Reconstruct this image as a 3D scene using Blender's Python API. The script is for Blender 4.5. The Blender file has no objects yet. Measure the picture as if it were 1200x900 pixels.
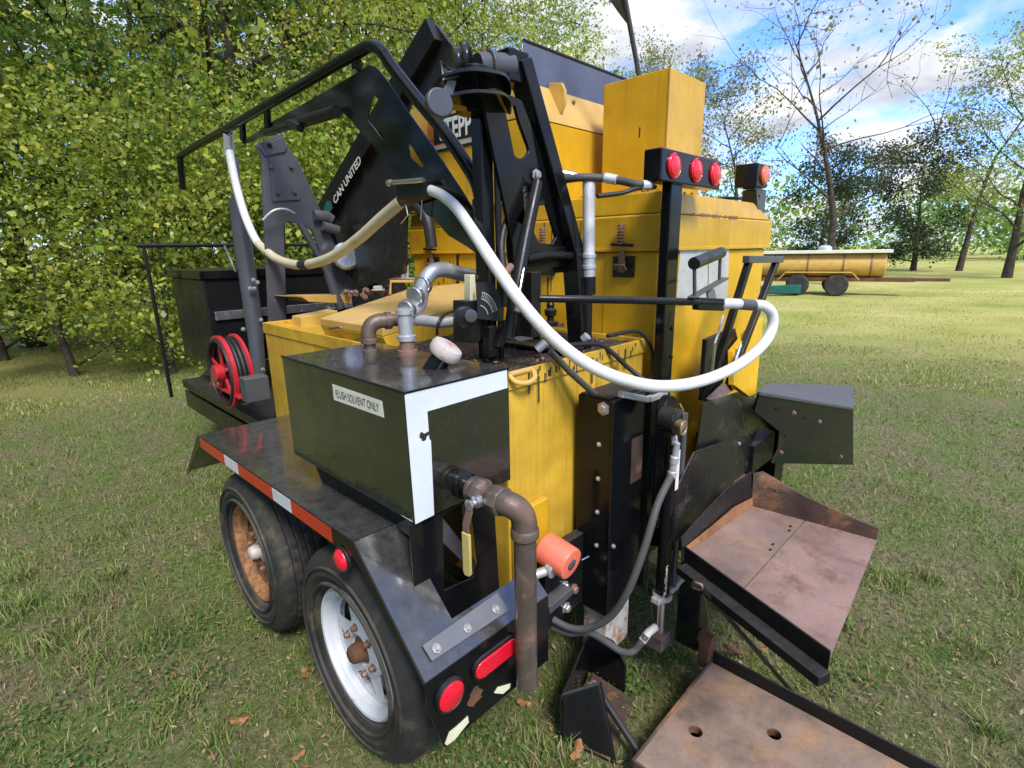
import bpy, bmesh, math, random
import numpy as np
from mathutils import Vector, Matrix
from mathutils.geometry import tessellate_polygon

scene = bpy.context.scene
COL = scene.collection
R = math.radians

# ---------------------------------------------------------------- camera
CAM_H = 1.619
cam_data = bpy.data.cameras.new("camera")
cam = bpy.data.objects.new("camera", cam_data)
COL.objects.link(cam)
cam_data.sensor_width = 36.0
cam_data.lens = 18.427
cam_data.clip_start = 0.02
cam_data.clip_end = 2000.0
_yaw, _pitch, _roll = 0.793488, 0.250439, -0.018255
_f = Vector((math.sin(_yaw) * math.cos(_pitch), math.cos(_yaw) * math.cos(_pitch), -math.sin(_pitch)))
_r = Vector((math.cos(_yaw), -math.sin(_yaw), 0.0))
_u = _r.cross(_f)
_rr = _r * math.cos(_roll) + _u * math.sin(_roll)
_uu = -_r * math.sin(_roll) + _u * math.cos(_roll)
_m = Matrix((( _rr.x, _uu.x, -_f.x, 0), (_rr.y, _uu.y, -_f.y, 0), (_rr.z, _uu.z, -_f.z, 0), (0, 0, 0, 1)))
_m.translation = Vector((0, 0, CAM_H))
cam.matrix_world = _m
scene.camera = cam

# ---------------------------------------------------------------- sky, sun, exposure
SUN_EL, SUN_AZ = R(50), R(204)          # azimuth clockwise from +Y
world = bpy.data.worlds.new("World")
scene.world = world
world.use_nodes = True
wn, wl = world.node_tree.nodes, world.node_tree.links
wn.clear()
w_out = wn.new("ShaderNodeOutputWorld")
sky = wn.new("ShaderNodeTexSky")
sky.sky_type = 'NISHITA'
sky.sun_disc = False
sky.sun_elevation = SUN_EL
sky.sun_rotation = SUN_AZ
sky.air_density = 1.0
sky.dust_density = 0.6
sky.ozone_density = 2.0
bg_sky = wn.new("ShaderNodeBackground"); bg_sky.inputs[1].default_value = 0.115
tint = wn.new("ShaderNodeMix"); tint.data_type = 'RGBA'; tint.blend_type = 'MULTIPLY'; tint.inputs[0].default_value = 1.0
tint.inputs[7].default_value = (0.50, 0.71, 1.22, 1)
wl.new(sky.outputs[0], tint.inputs[6]); wl.new(tint.outputs[2], bg_sky.inputs[0])
tc = wn.new("ShaderNodeTexCoord")
sep = wn.new("ShaderNodeSeparateXYZ"); wl.new(tc.outputs["Generated"], sep.inputs[0])
def wmath(op, a, b=None):
    n = wn.new("ShaderNodeMath"); n.operation = op
    for i, v in enumerate((a, b)):
        if v is None: continue
        if isinstance(v, (int, float)): n.inputs[i].default_value = v
        else: wl.new(v, n.inputs[i])
    return n.outputs[0]
zc = wmath('ADD', wmath('MAXIMUM', sep.outputs[2], 0.0), 0.22)
comb = wn.new("ShaderNodeCombineXYZ")
wl.new(wmath('DIVIDE', sep.outputs[0], zc), comb.inputs[0])
wl.new(wmath('DIVIDE', sep.outputs[1], zc), comb.inputs[1])
cn = wn.new("ShaderNodeTexNoise"); cn.inputs["Scale"].default_value = 1.55
cn.inputs["Detail"].default_value = 9.0; cn.inputs["Roughness"].default_value = 0.55
cn.inputs["Distortion"].default_value = 0.25
wl.new(comb.outputs[0], cn.inputs["Vector"])
cr = wn.new("ShaderNodeValToRGB")
cr.color_ramp.elements[0].position = 0.44; cr.color_ramp.elements[0].color = (0, 0, 0, 1)
cr.color_ramp.elements[1].position = 0.555; cr.color_ramp.elements[1].color = (1, 1, 1, 1)
wl.new(cn.outputs[0], cr.inputs[0])
cn2 = wn.new("ShaderNodeTexNoise"); cn2.inputs["Scale"].default_value = 3.3
cn2.inputs["Detail"].default_value = 7.0
wl.new(comb.outputs[0], cn2.inputs["Vector"])
cr2 = wn.new("ShaderNodeValToRGB")
cr2.color_ramp.elements[0].position = 0.33; cr2.color_ramp.elements[0].color = (0.50, 0.54, 0.66, 1)
cr2.color_ramp.elements[1].position = 0.62; cr2.color_ramp.elements[1].color = (1.0, 0.99, 0.98, 1)
wl.new(cn2.outputs[0], cr2.inputs[0])
bg_cl = wn.new("ShaderNodeBackground"); bg_cl.inputs[1].default_value = 0.40
wl.new(cr2.outputs[0], bg_cl.inputs[0])
wmix = wn.new("ShaderNodeMixShader")
wl.new(cr.outputs[0], wmix.inputs[0]); wl.new(bg_sky.outputs[0], wmix.inputs[1]); wl.new(bg_cl.outputs[0], wmix.inputs[2])
wl.new(wmix.outputs[0], w_out.inputs[0])

sun_data = bpy.data.lights.new("sun", "SUN")
sun_data.energy = 1.5
sun_data.angle = R(17)
sun_data.color = (1.0, 0.945, 0.86)
sun = bpy.data.objects.new("sun", sun_data)
COL.objects.link(sun)
SUN_DIR = Vector((math.sin(SUN_AZ) * math.cos(SUN_EL), math.cos(SUN_AZ) * math.cos(SUN_EL), math.sin(SUN_EL)))
sun.rotation_euler = SUN_DIR.to_track_quat('Z', 'Y').to_euler()
sun.location = SUN_DIR * 60

scene.view_settings.view_transform = 'Standard'
scene.view_settings.look = 'None'
scene.view_settings.exposure = 1.6
scene.view_settings.gamma = 1.0
scene.view_settings.use_curve_mapping = False

# ---------------------------------------------------------------- materials
def new_mat(name):
    m = bpy.data.materials.new(name); m.use_nodes = True
    nt = m.node_tree
    return m, nt, nt.nodes["Principled BSDF"], nt.nodes["Material Output"]

def nd(nt, kind, **kw):
    n = nt.nodes.new(kind)
    for k, v in kw.items():
        if k in n.inputs: n.inputs[k].default_value = v
        else: setattr(n, k, v)
    return n

def ramp(nt, src, stops, interp='LINEAR'):
    n = nt.nodes.new("ShaderNodeValToRGB")
    cr = n.color_ramp
    cr.interpolation = interp
    while len(cr.elements) < len(stops): cr.elements.new(0.5)
    for e, (p, c) in zip(cr.elements, stops):
        e.position = p
        e.color = (c, c, c, 1) if isinstance(c, (int, float)) else (*c, 1)
    nt.links.new(src, n.inputs[0])
    return n.outputs[0]

def noise(nt, coord, scale, detail=5, rough=0.55, stretch=None, dist=0.0):
    if stretch:
        mp = nd(nt, "ShaderNodeMapping"); mp.inputs["Scale"].default_value = stretch
        nt.links.new(coord, mp.inputs[0]); coord = mp.outputs[0]
    n = nd(nt, "ShaderNodeTexNoise", Scale=scale, Detail=detail, Roughness=rough, Distortion=dist)
    nt.links.new(coord, n.inputs["Vector"])
    return n.outputs[0]

def mix(nt, fac, a, b):
    n = nt.nodes.new("ShaderNodeMix"); n.data_type = 'RGBA'
    for sock, v in ((n.inputs[0], fac), (n.inputs[6], a), (n.inputs[7], b)):
        if isinstance(v, (int, float)): sock.default_value = v
        elif isinstance(v, tuple): sock.default_value = (*v, 1)
        else: nt.links.new(v, sock)
    return n.outputs[2]

def surf(name, base, rough=0.4, metal=0.0, spots=None, spot_at=(0.62, 0.72), spot_scale=9, spot_rough=0.8,
         vary=0.12, vary_scale=6, dust=None, dust_amt=0.35, streak=None, streak_amt=0.5, coat=0.0, bump=0.15, bump_scale=60,
         rough_var=0.12, fine=None, spec=0.5, dent=0.0, dent_scale=2.6):
    """A worn, real-world surface: base colour with slow variation, rust or chipped spots, runs of dirt, settled dust."""
    m, nt, b, out = new_mat(name)
    tcn = nd(nt, "ShaderNodeTexCoord")
    geo = nd(nt, "ShaderNodeNewGeometry")
    co = geo.outputs["Position"]
    n1 = noise(nt, co, vary_scale, 6, 0.6)
    lo = tuple(c * (1 - vary * 1.6) for c in base); hi = tuple(min(1, c * (1 + vary)) for c in base)
    col = ramp(nt, n1, [(0.3, lo), (0.7, hi)])
    rgh = ramp(nt, noise(nt, co, 14, 6, 0.65), [(0.3, max(0.03, rough - rough_var)), (0.72, min(1, rough + rough_var))])
    met = metal
    if streak:
        s = noise(nt, co, 1.0, 6, 0.6, stretch=(38, 38, 1.6))
        s2 = noise(nt, co, 2.2, 3, 0.5)
        mm = nd(nt, "ShaderNodeMath", operation='MULTIPLY')
        nt.links.new(ramp(nt, s, [(0.5, 0.0), (0.68, streak_amt)]), mm.inputs[0])
        nt.links.new(ramp(nt, s2, [(0.4, 0.25), (0.65, 1.0)]), mm.inputs[1])
        col = mix(nt, mm.outputs[0], col, streak)
    if fine:
        f = noise(nt, co, 120, 3, 0.6)
        col = mix(nt, ramp(nt, f, [(0.55, 0.0), (0.7, fine[1])]), col, fine[0])
    if dust:
        sx = nd(nt, "ShaderNodeSeparateXYZ"); nt.links.new(geo.outputs["Normal"], sx.inputs[0])
        up = ramp(nt, sx.outputs[2], [(0.2, 0.03), (0.95, 1.0)])
        dn = ramp(nt, noise(nt, co, 24, 10, 0.75), [(0.30, dust_amt * 0.25), (0.75, dust_amt)])
        mm = nd(nt, "ShaderNodeMath", operation='MULTIPLY')
        nt.links.new(up, mm.inputs[0]); nt.links.new(dn, mm.inputs[1])
        col = mix(nt, mm.outputs[0], col, dust)
        ra = nd(nt, "ShaderNodeMath", operation='ADD', use_clamp=True)
        nt.links.new(rgh, ra.inputs[0]); nt.links.new(mm.outputs[0], ra.inputs[1]); rgh = ra.outputs[0]
    if spots:
        sp = noise(nt, co, spot_scale, 9, 0.7, dist=0.3)
        mask = ramp(nt, sp, [(spot_at[0], 0.0), (spot_at[1], 1.0)])
        sc = mix(nt, noise(nt, co, 45, 4), tuple(c * 0.55 for c in spots), tuple(min(1, c * 1.5) for c in spots))
        col = mix(nt, mask, col, sc)
        rgh = mix(nt, mask, rgh, (spot_rough,) * 3)
        if metal > 0:
            met = ramp(nt, mask, [(0, metal), (1, 0.0)])
    nt.links.new(col, b.inputs["Base Color"])
    nt.links.new(rgh, b.inputs["Roughness"])
    if isinstance(met, float) or isinstance(met, int): b.inputs["Metallic"].default_value = met
    else: nt.links.new(met, b.inputs["Metallic"])
    b.inputs["Specular IOR Level"].default_value = spec
    if coat:
        b.inputs["Coat Weight"].default_value = coat; b.inputs["Coat Roughness"].default_value = 0.08
    if bump:
        bn = nd(nt, "ShaderNodeBump", Strength=bump, Distance=0.004)
        nt.links.new(noise(nt, co, bump_scale, 5, 0.6), bn.inputs["Height"])
        if dent:
            b2 = nd(nt, "ShaderNodeBump", Strength=1.0, Distance=dent)
            nt.links.new(noise(nt, co, dent_scale, 2, 0.45), b2.inputs["Height"])
            nt.links.new(b2.outputs[0], bn.inputs["Normal"])
        nt.links.new(bn.outputs[0], b.inputs["Normal"])
    return m

RUST = (0.17, 0.065, 0.024)
M = {}
M['black'] = surf("black_paint", (0.006, 0.0065, 0.0075), 0.13, dust=(0.12, 0.115, 0.10), dust_amt=0.22, vary=0.2, bump=0.03, bump_scale=25, rough_var=0.05, spec=0.28, spots=(0.07, 0.05, 0.035), spot_at=(0.70, 0.76))
M['tank_black'] = surf("tank_black_gloss", (0.011, 0.012, 0.008), 0.06, coat=1.0, dust=(0.17, 0.165, 0.16), dust_amt=0.40, vary=0.2, bump=0.025, bump_scale=7, rough_var=0.05, spec=0.9, dent=0.018, dent_scale=4.0, fine=((0.06, 0.06, 0.05), 0.25))
M['gloss_black'] = surf('glossy_black_plate', (0.006, 0.007, 0.005), 0.09, coat=0.25, vary=0.2, bump=0.004, bump_scale=6, rough_var=0.02, spec=0.4)
M['chute_steel'] = surf('scuffed_chute_steel', (0.012, 0.011, 0.011), 0.30, spots=(0.09, 0.06, 0.045), spot_at=(0.56, 0.74), spot_scale=8, bump=0.15, fine=((0.10, 0.09, 0.08), 0.3))
M['dull_black'] = surf("dull_black_steel", (0.009, 0.009, 0.0095), 0.28, spec=0.3, dust=(0.11, 0.10, 0.09), dust_amt=0.4, spots=RUST, spot_at=(0.66, 0.76), bump=0.12)
M['grey_steel'] = surf("dark_grey_steel", (0.065, 0.068, 0.076), 0.36, dust=(0.15, 0.14, 0.13), dust_amt=0.4, spots=(0.10, 0.06, 0.04), spot_at=(0.7, 0.8))
M['yellow'] = surf("weathered_yellow_paint", (0.61, 0.345, 0.012), 0.34, streak=(0.30, 0.16, 0.02), streak_amt=0.45, vary=0.10, spots=(0.12, 0.07, 0.03), spot_at=(0.72, 0.78), spot_scale=14, dust=(0.35, 0.25, 0.12), dust_amt=0.35, bump=0.05, bump_scale=18, dent=0.035)
M['yellow_rear'] = surf("clean_yellow_paint", (0.70, 0.392, 0.010), 0.36, vary=0.08, dent=0.03, bump=0.04, bump_scale=16, streak=(0.42, 0.22, 0.02), streak_amt=0.3, spots=(0.12, 0.07, 0.03), spot_at=(0.74, 0.78), spot_scale=20)
M['yellow_stained'] = surf("tar_stained_yellow_paint", (0.62, 0.375, 0.035), 0.42, streak=(0.22, 0.12, 0.02), streak_amt=0.75, vary=0.16, spots=(0.03, 0.02, 0.012), spot_at=(0.66, 0.70), spot_scale=22, bump=0.12, dent=0.04)
M['yellow_pale'] = surf("pale_yellow_paint", (0.58, 0.355, 0.075), 0.46, vary=0.12, spots=(0.10, 0.06, 0.03), spot_at=(0.70, 0.76), spot_scale=18, bump=0.08, dust=(0.45, 0.36, 0.22), dust_amt=0.5)
M['rubber'] = surf("weathered_rubber", (0.026, 0.025, 0.023), 0.66, dust=(0.15, 0.13, 0.09), dust_amt=0.5, spots=(0.13, 0.105, 0.06), spot_at=(0.52, 0.80), spot_scale=7, bump=0.35, bump_scale=90, vary=0.25)
M['black_rubber'] = surf("black_rubber", (0.016, 0.016, 0.016), 0.55, bump=0.2)
M['white_rim'] = surf("white_wheel_paint", (0.60, 0.62, 0.65), 0.35, spots=(0.30, 0.15, 0.06), spot_at=(0.60, 0.72), spot_scale=11, bump=0.08, fine=((0.35, 0.25, 0.15), 0.2))
M['rust_rim'] = surf("rusted_wheel_steel", (0.36, 0.17, 0.065), 0.75, spots=(0.13, 0.055, 0.022), spot_at=(0.45, 0.62), spot_scale=38, bump=0.5, bump_scale=120, vary=0.3)
M['rust'] = surf("rust", (0.16, 0.068, 0.030), 0.82, spots=(0.07, 0.035, 0.02), spot_at=(0.5, 0.65), spot_scale=16, bump=0.5, bump_scale=90, vary=0.35)
M['rust_plate'] = surf("rusty_floor_plate", (0.29, 0.195, 0.155), 0.52, spots=(0.34, 0.185, 0.09), spot_at=(0.53, 0.70), spot_scale=5, bump=0.22, bump_scale=70, vary=0.3, vary_scale=3, fine=((0.07, 0.055, 0.05), 0.4), metal=0.15)
M['rust_tray'] = surf('rusty_tray_floor', (0.255, 0.170, 0.130), 0.50, spots=(0.33, 0.185, 0.085), spot_at=(0.50, 0.70), spot_scale=5.5, bump=0.3, bump_scale=60, vary=0.36, vary_scale=7, fine=((0.07, 0.055, 0.05), 0.5), metal=0.15, dust=(0.34, 0.27, 0.20), dust_amt=0.4)
M['rust_plate_dark'] = surf("dark_rusty_plate", (0.10, 0.065, 0.05), 0.52, spots=(0.24, 0.11, 0.045), spot_at=(0.52, 0.62), spot_scale=6, bump=0.25, bump_scale=60, vary=0.3, metal=0.2)
M['rust_bloom'] = surf('orange_rust_bloom', (0.30, 0.135, 0.05), 0.8, spots=(0.12, 0.075, 0.045), spot_at=(0.5, 0.62), spot_scale=22, bump=0.4, bump_scale=110, vary=0.3)
M['pink_rust'] = surf("pinkish_rust_primer", (0.29, 0.165, 0.130), 0.55, spots=(0.18, 0.10, 0.07), spot_at=(0.50, 0.62), spot_scale=7, bump=0.3, bump_scale=90, vary=0.30, vary_scale=4, fine=((0.08, 0.06, 0.055), 0.45), dust=(0.30, 0.24, 0.20), dust_amt=0.5, metal=0.1)
M['pipe'] = surf("aged_iron_pipe", (0.135, 0.105, 0.085), 0.45, metal=0.45, spots=(0.16, 0.09, 0.055), spot_at=(0.48, 0.66), spot_scale=12, bump=0.25, bump_scale=110, streak=(0.30, 0.27, 0.20), streak_amt=0.4)
M['galv'] = surf("galvanised_pipe", (0.56, 0.58, 0.60), 0.36, metal=0.55, spots=(0.36, 0.33, 0.29), spot_at=(0.55, 0.7), spot_scale=12, bump=0.12, fine=((0.75, 0.76, 0.78), 0.4))
M['light_steel'] = surf('scuffed_light_steel', (0.13, 0.14, 0.155), 0.36, metal=0.2, dust=(0.2, 0.19, 0.18), dust_amt=0.4, spots=(0.20, 0.12, 0.08), spot_at=(0.66, 0.76), spot_scale=14)
M['silver'] = surf("bare_silver_metal", (0.60, 0.61, 0.62), 0.28, metal=0.9, spots=(0.30, 0.28, 0.25), spot_at=(0.6, 0.72), bump=0.05)
M['bolt'] = surf("zinc_bolt", (0.50, 0.48, 0.46), 0.42, metal=0.7, spots=RUST, spot_at=(0.55, 0.68), spot_scale=40, bump=0.1)
M['rust_bolt'] = surf("rusty_bolt", (0.26, 0.16, 0.12), 0.6, metal=0.3, spots=RUST, spot_at=(0.5, 0.66), spot_scale=40)
M['hose_white'] = surf("white_insulated_hose", (0.70, 0.70, 0.69), 0.42, streak=None, spots=(0.34, 0.29, 0.20), spot_at=(0.57, 0.74), spot_scale=6, bump=0.12, bump_scale=150, fine=((0.45, 0.43, 0.38), 0.25), vary=0.08)
M['hose_cream'] = surf("yellowed_hose", (0.58, 0.50, 0.33), 0.45, spots=(0.36, 0.27, 0.15), spot_at=(0.55, 0.75), spot_scale=7, bump=0.12, bump_scale=150, vary=0.10)
M['hydraulic'] = surf("grey_hydraulic_hose", (0.062, 0.062, 0.060), 0.55, bump=0.2, dust=(0.12, 0.11, 0.1))
M['braid'] = surf("braided_steel_hose", (0.66, 0.66, 0.66), 0.45, metal=0.25, bump=0.8, bump_scale=260, vary=0.2, spots=(0.25, 0.23, 0.2), spot_at=(0.6, 0.7), spot_scale=30)
M['tape'] = surf("white_reflective_tape", (0.66, 0.69, 0.72), 0.30, vary=0.05, bump=0.02, fine=((0.5, 0.5, 0.52), 0.25))
M['label'] = surf("cream_label", (0.74, 0.73, 0.62), 0.4, vary=0.06, bump=0.02)
M['cream'] = surf("cream_sticker_scrap", (0.72, 0.68, 0.46), 0.5, vary=0.1, spots=(0.3, 0.2, 0.1), spot_at=(0.62, 0.7), spot_scale=30)
M['ink'] = surf("black_ink", (0.02, 0.02, 0.02), 0.5, bump=0)
M['white_ink'] = surf("white_print", (0.78, 0.80, 0.78), 0.45, bump=0, vary=0.06)
M['sign_black'] = surf("sign_black", (0.012, 0.022, 0.016), 0.35, bump=0)
M['orange_ink'] = surf("orange_red_print", (0.62, 0.10, 0.028), 0.45, bump=0)
M['teal_ink'] = surf("teal_print", (0.012, 0.13, 0.105), 0.4, bump=0)
M['red_tape'] = surf("red_reflective_tape", (0.55, 0.034, 0.014), 0.32, vary=0.08, bump=0.05, bump_scale=300)
M['orange_can'] = surf("orange_filter_paint", (0.86, 0.19, 0.11), 0.36, vary=0.06, bump=0.05, fine=((0.45, 0.1, 0.06), 0.25))
M['red_hose'] = surf("red_rubber_hose", (0.50, 0.022, 0.030), 0.32, bump=0.1)
M['valve_yellow'] = surf("yellow_vinyl_grip", (0.62, 0.50, 0.16), 0.5, spots=(0.25, 0.16, 0.06), spot_at=(0.55, 0.68), spot_scale=40, bump=0.1)
M['brass'] = surf("brass", (0.42, 0.33, 0.19), 0.4, metal=0.7, bump=0.1)
M['iron_white'] = surf("peeling_white_iron", (0.50, 0.49, 0.47), 0.5, spots=(0.30, 0.14, 0.05), spot_at=(0.50, 0.60), spot_scale=14, bump=0.2)
M['tar'] = surf("tar_and_debris", (0.030, 0.024, 0.020), 0.75, spots=(0.12, 0.085, 0.05), spot_at=(0.52, 0.60), spot_scale=60, bump=0.9, bump_scale=110)
M['cap_white'] = surf("worn_white_cap", (0.55, 0.50, 0.45), 0.5, spots=(0.42, 0.16, 0.08), spot_at=(0.55, 0.66), spot_scale=16, bump=0.1)
M['foil'] = surf("silver_foil_sheet", (0.60, 0.61, 0.58), 0.42, metal=0.25, fine=((0.30, 0.30, 0.29), 0.7), vary=0.12, bump=0.2, bump_scale=70)
M['skirt'] = surf("dark_slate_skirt", (0.080, 0.090, 0.130), 0.32, vary=0.25, vary_scale=3, bump=0.06, spec=0.6)
M['flag'] = surf("grey_flag_cloth", (0.12, 0.125, 0.14), 0.8, bump=0.3)
M['pink'] = surf("pink_plastic", (0.70, 0.48, 0.52), 0.5)

def lens_mat(name, col):
    m, nt, b, out = new_mat(name)
    b.inputs["Base Color"].default_value = (*col, 1)
    b.inputs["Roughness"].default_value = 0.16
    b.inputs["Subsurface Weight"].default_value = 0.0
    b.inputs["Coat Weight"].default_value = 0.5
    tcn = nd(nt, "ShaderNodeTexCoord")
    v = nd(nt, "ShaderNodeTexVoronoi", Scale=150)
    geo = nd(nt, "ShaderNodeNewGeometry")
    nt.links.new(geo.outputs["Position"], v.inputs["Vector"])
    bn = nd(nt, "ShaderNodeBump", Strength=0.35, Distance=0.003)
    nt.links.new(v.outputs["Distance"], bn.inputs["Height"])
    nt.links.new(bn.outputs[0], b.inputs["Normal"])
    return m
M['red_lens'] = lens_mat("red_lens", (0.72, 0.010, 0.030))
M['amber_lens'] = lens_mat("amber_red_lens", (0.70, 0.15, 0.05))

# ---------------------------------------------------------------- mesh building
class MB:
    def __init__(self): self.v = []; self.f = []
    def add(self, vs, fs):
        o = len(self.v); self.v += [tuple(p) for p in vs]; self.f += [tuple(i + o for i in f) for f in fs]; return self
    def box(self, a, b):
        x0, y0, z0 = a; x1, y1, z1 = b
        return self.hexa([(x0,y0,z0),(x1,y0,z0),(x1,y1,z0),(x0,y1,z0),(x0,y0,z1),(x1,y0,z1),(x1,y1,z1),(x0,y1,z1)])
    def hexa(self, p):
        return self.add(p, [(3,2,1,0),(4,5,6,7),(0,1,5,4),(1,2,6,5),(2,3,7,6),(3,0,4,7)])
    def prism(self, pts, d, holes=()):
        """Polygon (optionally with holes) given thickness d."""
        d = Vector(d); loops = [[Vector(p) for p in pts]] + [[Vector(p) for p in h] for h in holes]
        flat = [p for l in loops for p in l]
        tris = tessellate_polygon(loops)
        n = len(flat)
        nrm = Vector((0, 0, 0)); L = loops[0]
        for i in range(len(L)):
            nrm += L[i].cross(L[(i + 1) % len(L)])
        fs = []
        if not holes:
            fs.append(tuple(range(n - 1, -1, -1))); fs.append(tuple(range(n, 2 * n)))
        else:
            for t in tris:
                fs.append(tuple(t)); fs.append(tuple(i + n for i in reversed(t)))
        o = 0
        for l in loops:
            k = len(l)
            for i in range(k):
                j = (i + 1) % k
                fs.append((o + i, o + j, n + o + j, n + o + i))
            o += k
        return self.add(flat + [p + d for p in flat], fs)
    def tube(self, path, r, n=12, caps=True, smooth=0):
        P = [Vector(p) for p in path]
        if smooth: P = catmull(P, smooth)
        rs = r if isinstance(r, (list, tuple)) else [r] * len(P)
        if len(rs) != len(P):
            rs = [np.interp(i / (len(P) - 1), np.linspace(0, 1, len(rs)), rs) for i in range(len(P))]
        t0 = (P[1] - P[0]).normalized()
        up = Vector((0, 0, 1)) if abs(t0.z) < 0.9 else Vector((1, 0, 0))
        nx = t0.cross(up).normalized()
        vs, fs = [], []
        for i, p in enumerate(P):
            t = (P[min(i + 1, len(P) - 1)] - P[max(i - 1, 0)]).normalized()
            nx = (nx - t * nx.dot(t)).normalized(); ny = t.cross(nx)
            for k in range(n):
                a = 2 * math.pi * k / n
                vs.append(p + (nx * math.cos(a) + ny * math.sin(a)) * rs[i])
        for i in range(len(P) - 1):
            for k in range(n):
                a, b = i * n + k, i * n + (k + 1) % n
                fs.append((a, b, b + n, a + n))
        if caps:
            fs.append(tuple(range(n - 1, -1, -1))); o = (len(P) - 1) * n
            fs.append(tuple(range(o, o + n)))
        return self.add(vs, fs)
    def lathe(self, c, axis, prof, n=24, ref=None, caps=True):
        """Profile [(radius, height)] turned about axis through c."""
        c = Vector(c); ax = Vector(axis).normalized()
        ref = Vector(ref) if ref else (Vector((0, 0, 1)) if abs(ax.z) < 0.9 else Vector((1, 0, 0)))
        a1 = (ref - ax * ref.dot(ax)).normalized(); a2 = ax.cross(a1)
        vs, fs = [], []
        for (r, h) in prof:
            for k in range(n):
                a = 2 * math.pi * k / n
                vs.append(c + ax * h + (a1 * math.cos(a) + a2 * math.sin(a)) * max(r, 1e-5))
        for i in range(len(prof) - 1):
            for k in range(n):
                a, b = i * n + k, i * n + (k + 1) % n
                fs.append((a, b, b + n, a + n))
        if not caps: return self.add(vs, fs)
        if prof[0][0] > 1e-4: fs.append(tuple(range(n - 1, -1, -1)))
        if prof[-1][0] > 1e-4:
            o = (len(prof) - 1) * n; fs.append(tuple(range(o, o + n)))
        return self.add(vs, fs)
    def bar(self, p, q, w, h, up=(0, 0, 1)):
        """Square bar from p to q: w across, h along up."""
        p, q = Vector(p), Vector(q); t = (q - p).normalized(); u = Vector(up)
        u = (u - t * u.dot(t)).normalized(); s = t.cross(u)
        a = [p + s * x * w / 2 + u * y * h / 2 for x, y in ((-1,-1),(1,-1),(1,1),(-1,1))]
        b = [v + (q - p) for v in a]
        return self.add(a + b, [(3,2,1,0),(4,5,6,7),(0,1,5,4),(1,2,6,5),(2,3,7,6),(3,0,4,7)])
    def hexnut(self, c, axis, r, h):
        return self.lathe(c, axis, [(r * 1.45, -0.001), (r * 1.45, h * .15), (r, h * .15), (r, h * .8), (r * .8, h)], n=6) 

def catmull(P, k):
    out = []
    for i in range(len(P) - 1):
        p0, p1, p2, p3 = P[max(i - 1, 0)], P[i], P[i + 1], P[min(i + 2, len(P) - 1)]
        for j in range(k):
            t = j / k
            out.append(0.5 * ((2 * p1) + (p2 - p0) * t + (2 * p0 - 5 * p1 + 4 * p2 - p3) * t * t + (3 * p1 - p0 - 3 * p2 + p3) * t ** 3))
    out.append(P[-1]); return out

ORG = {}
def world_org(o): return ORG.get(o.name, Vector((0, 0, 0))) if o else Vector((0, 0, 0))

def make_mesh(name, v, f, mat, smooth=True, angle=35):
    me = bpy.data.meshes.new(name)
    me.from_pydata(v, [], f)
    bm = bmesh.new(); bm.from_mesh(me)
    bmesh.ops.recalc_face_normals(bm, faces=bm.faces)
    bm.to_mesh(me); bm.free()
    if smooth:
        me.shade_smooth(); me.set_sharp_from_angle(angle=R(angle))
    if mat: me.materials.append(mat)
    return me

def part(name, mb, mat, parent=None, bevel=0.0, label=None, angle=35, seg=2):
    mat = M[mat] if isinstance(mat, str) else mat
    vs = [Vector(p) for p in mb.v]
    lo = Vector((min(p.x for p in vs), min(p.y for p in vs), min(p.z for p in vs)))
    hi = Vector((max(p.x for p in vs), max(p.y for p in vs), max(p.z for p in vs)))
    c = (lo + hi) / 2
    me = make_mesh(name, [tuple(p - c) for p in vs], mb.f, mat, angle=angle)
    o = bpy.data.objects.new(name, me); COL.objects.link(o)
    ORG[o.name] = c
    if parent: o.parent = parent
    o.location = c - world_org(parent)
    if bevel:
        b = o.modifiers.new("bevel", 'BEVEL'); b.width = bevel; b.segments = seg; b.limit_method = 'ANGLE'; b.angle_limit = R(40)
        b.harden_normals = True; b.use_clamp_overlap = True
    if label: o['label'] = label
    return o

def tag(o, label, category, group=None, kind=None):
    o['label'] = label; o['category'] = category
    if group: o['group'] = group
    if kind: o['kind'] = kind
    return o

def root(name, loc, label, category, group=None):
    o = bpy.data.objects.new(name, None); COL.objects.link(o)
    o.empty_display_size = 0.2
    o.location = loc; ORG[o.name] = Vector(loc)
    return tag(o, label, category, group)

def dup(o, parent, loc=None):
    c = o.copy(); COL.objects.link(c); c.parent = parent
    if loc is not None: c.location = loc
    for ch in [k for k in bpy.data.objects if k.parent == o]:
        dup(ch, c)
    return c

def text(name, s, origin, xdir, ydir, width, height, mat, parent, depth=0.0008, bold=0.0):
    cu = bpy.data.curves.new(name, 'FONT'); cu.body = s; cu.size = 1.0; cu.offset = bold; cu.resolution_u = 3
    to = bpy.data.objects.new(name, cu); COL.objects.link(to)
    dg = bpy.context.evaluated_depsgraph_get()
    me0 = bpy.data.meshes.new_from_object(to.evaluated_get(dg))
    co = np.empty(len(me0.vertices) * 3); me0.vertices.foreach_get("co", co); co = co.reshape(-1, 3)
    polys = [tuple(p.vertices) for p in me0.polygons]
    bpy.data.objects.remove(to); bpy.data.curves.remove(cu); bpy.data.meshes.remove(me0)
    mn, mx = co.min(0), co.max(0)
    X, Y = Vector(xdir).normalized(), Vector(ydir).normalized(); Z = X.cross(Y)
    mb = MB()
    pts = [Vector(origin) + X * ((p[0] - mn[0]) / (mx[0] - mn[0]) * width) + Y * ((p[1] - mn[1]) / (mx[1] - mn[1]) * height) for p in co]
    mb.add([p + Z * depth for p in pts], polys)
    o = part(name, mb, mat, parent)
    return o
V = Vector

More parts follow.
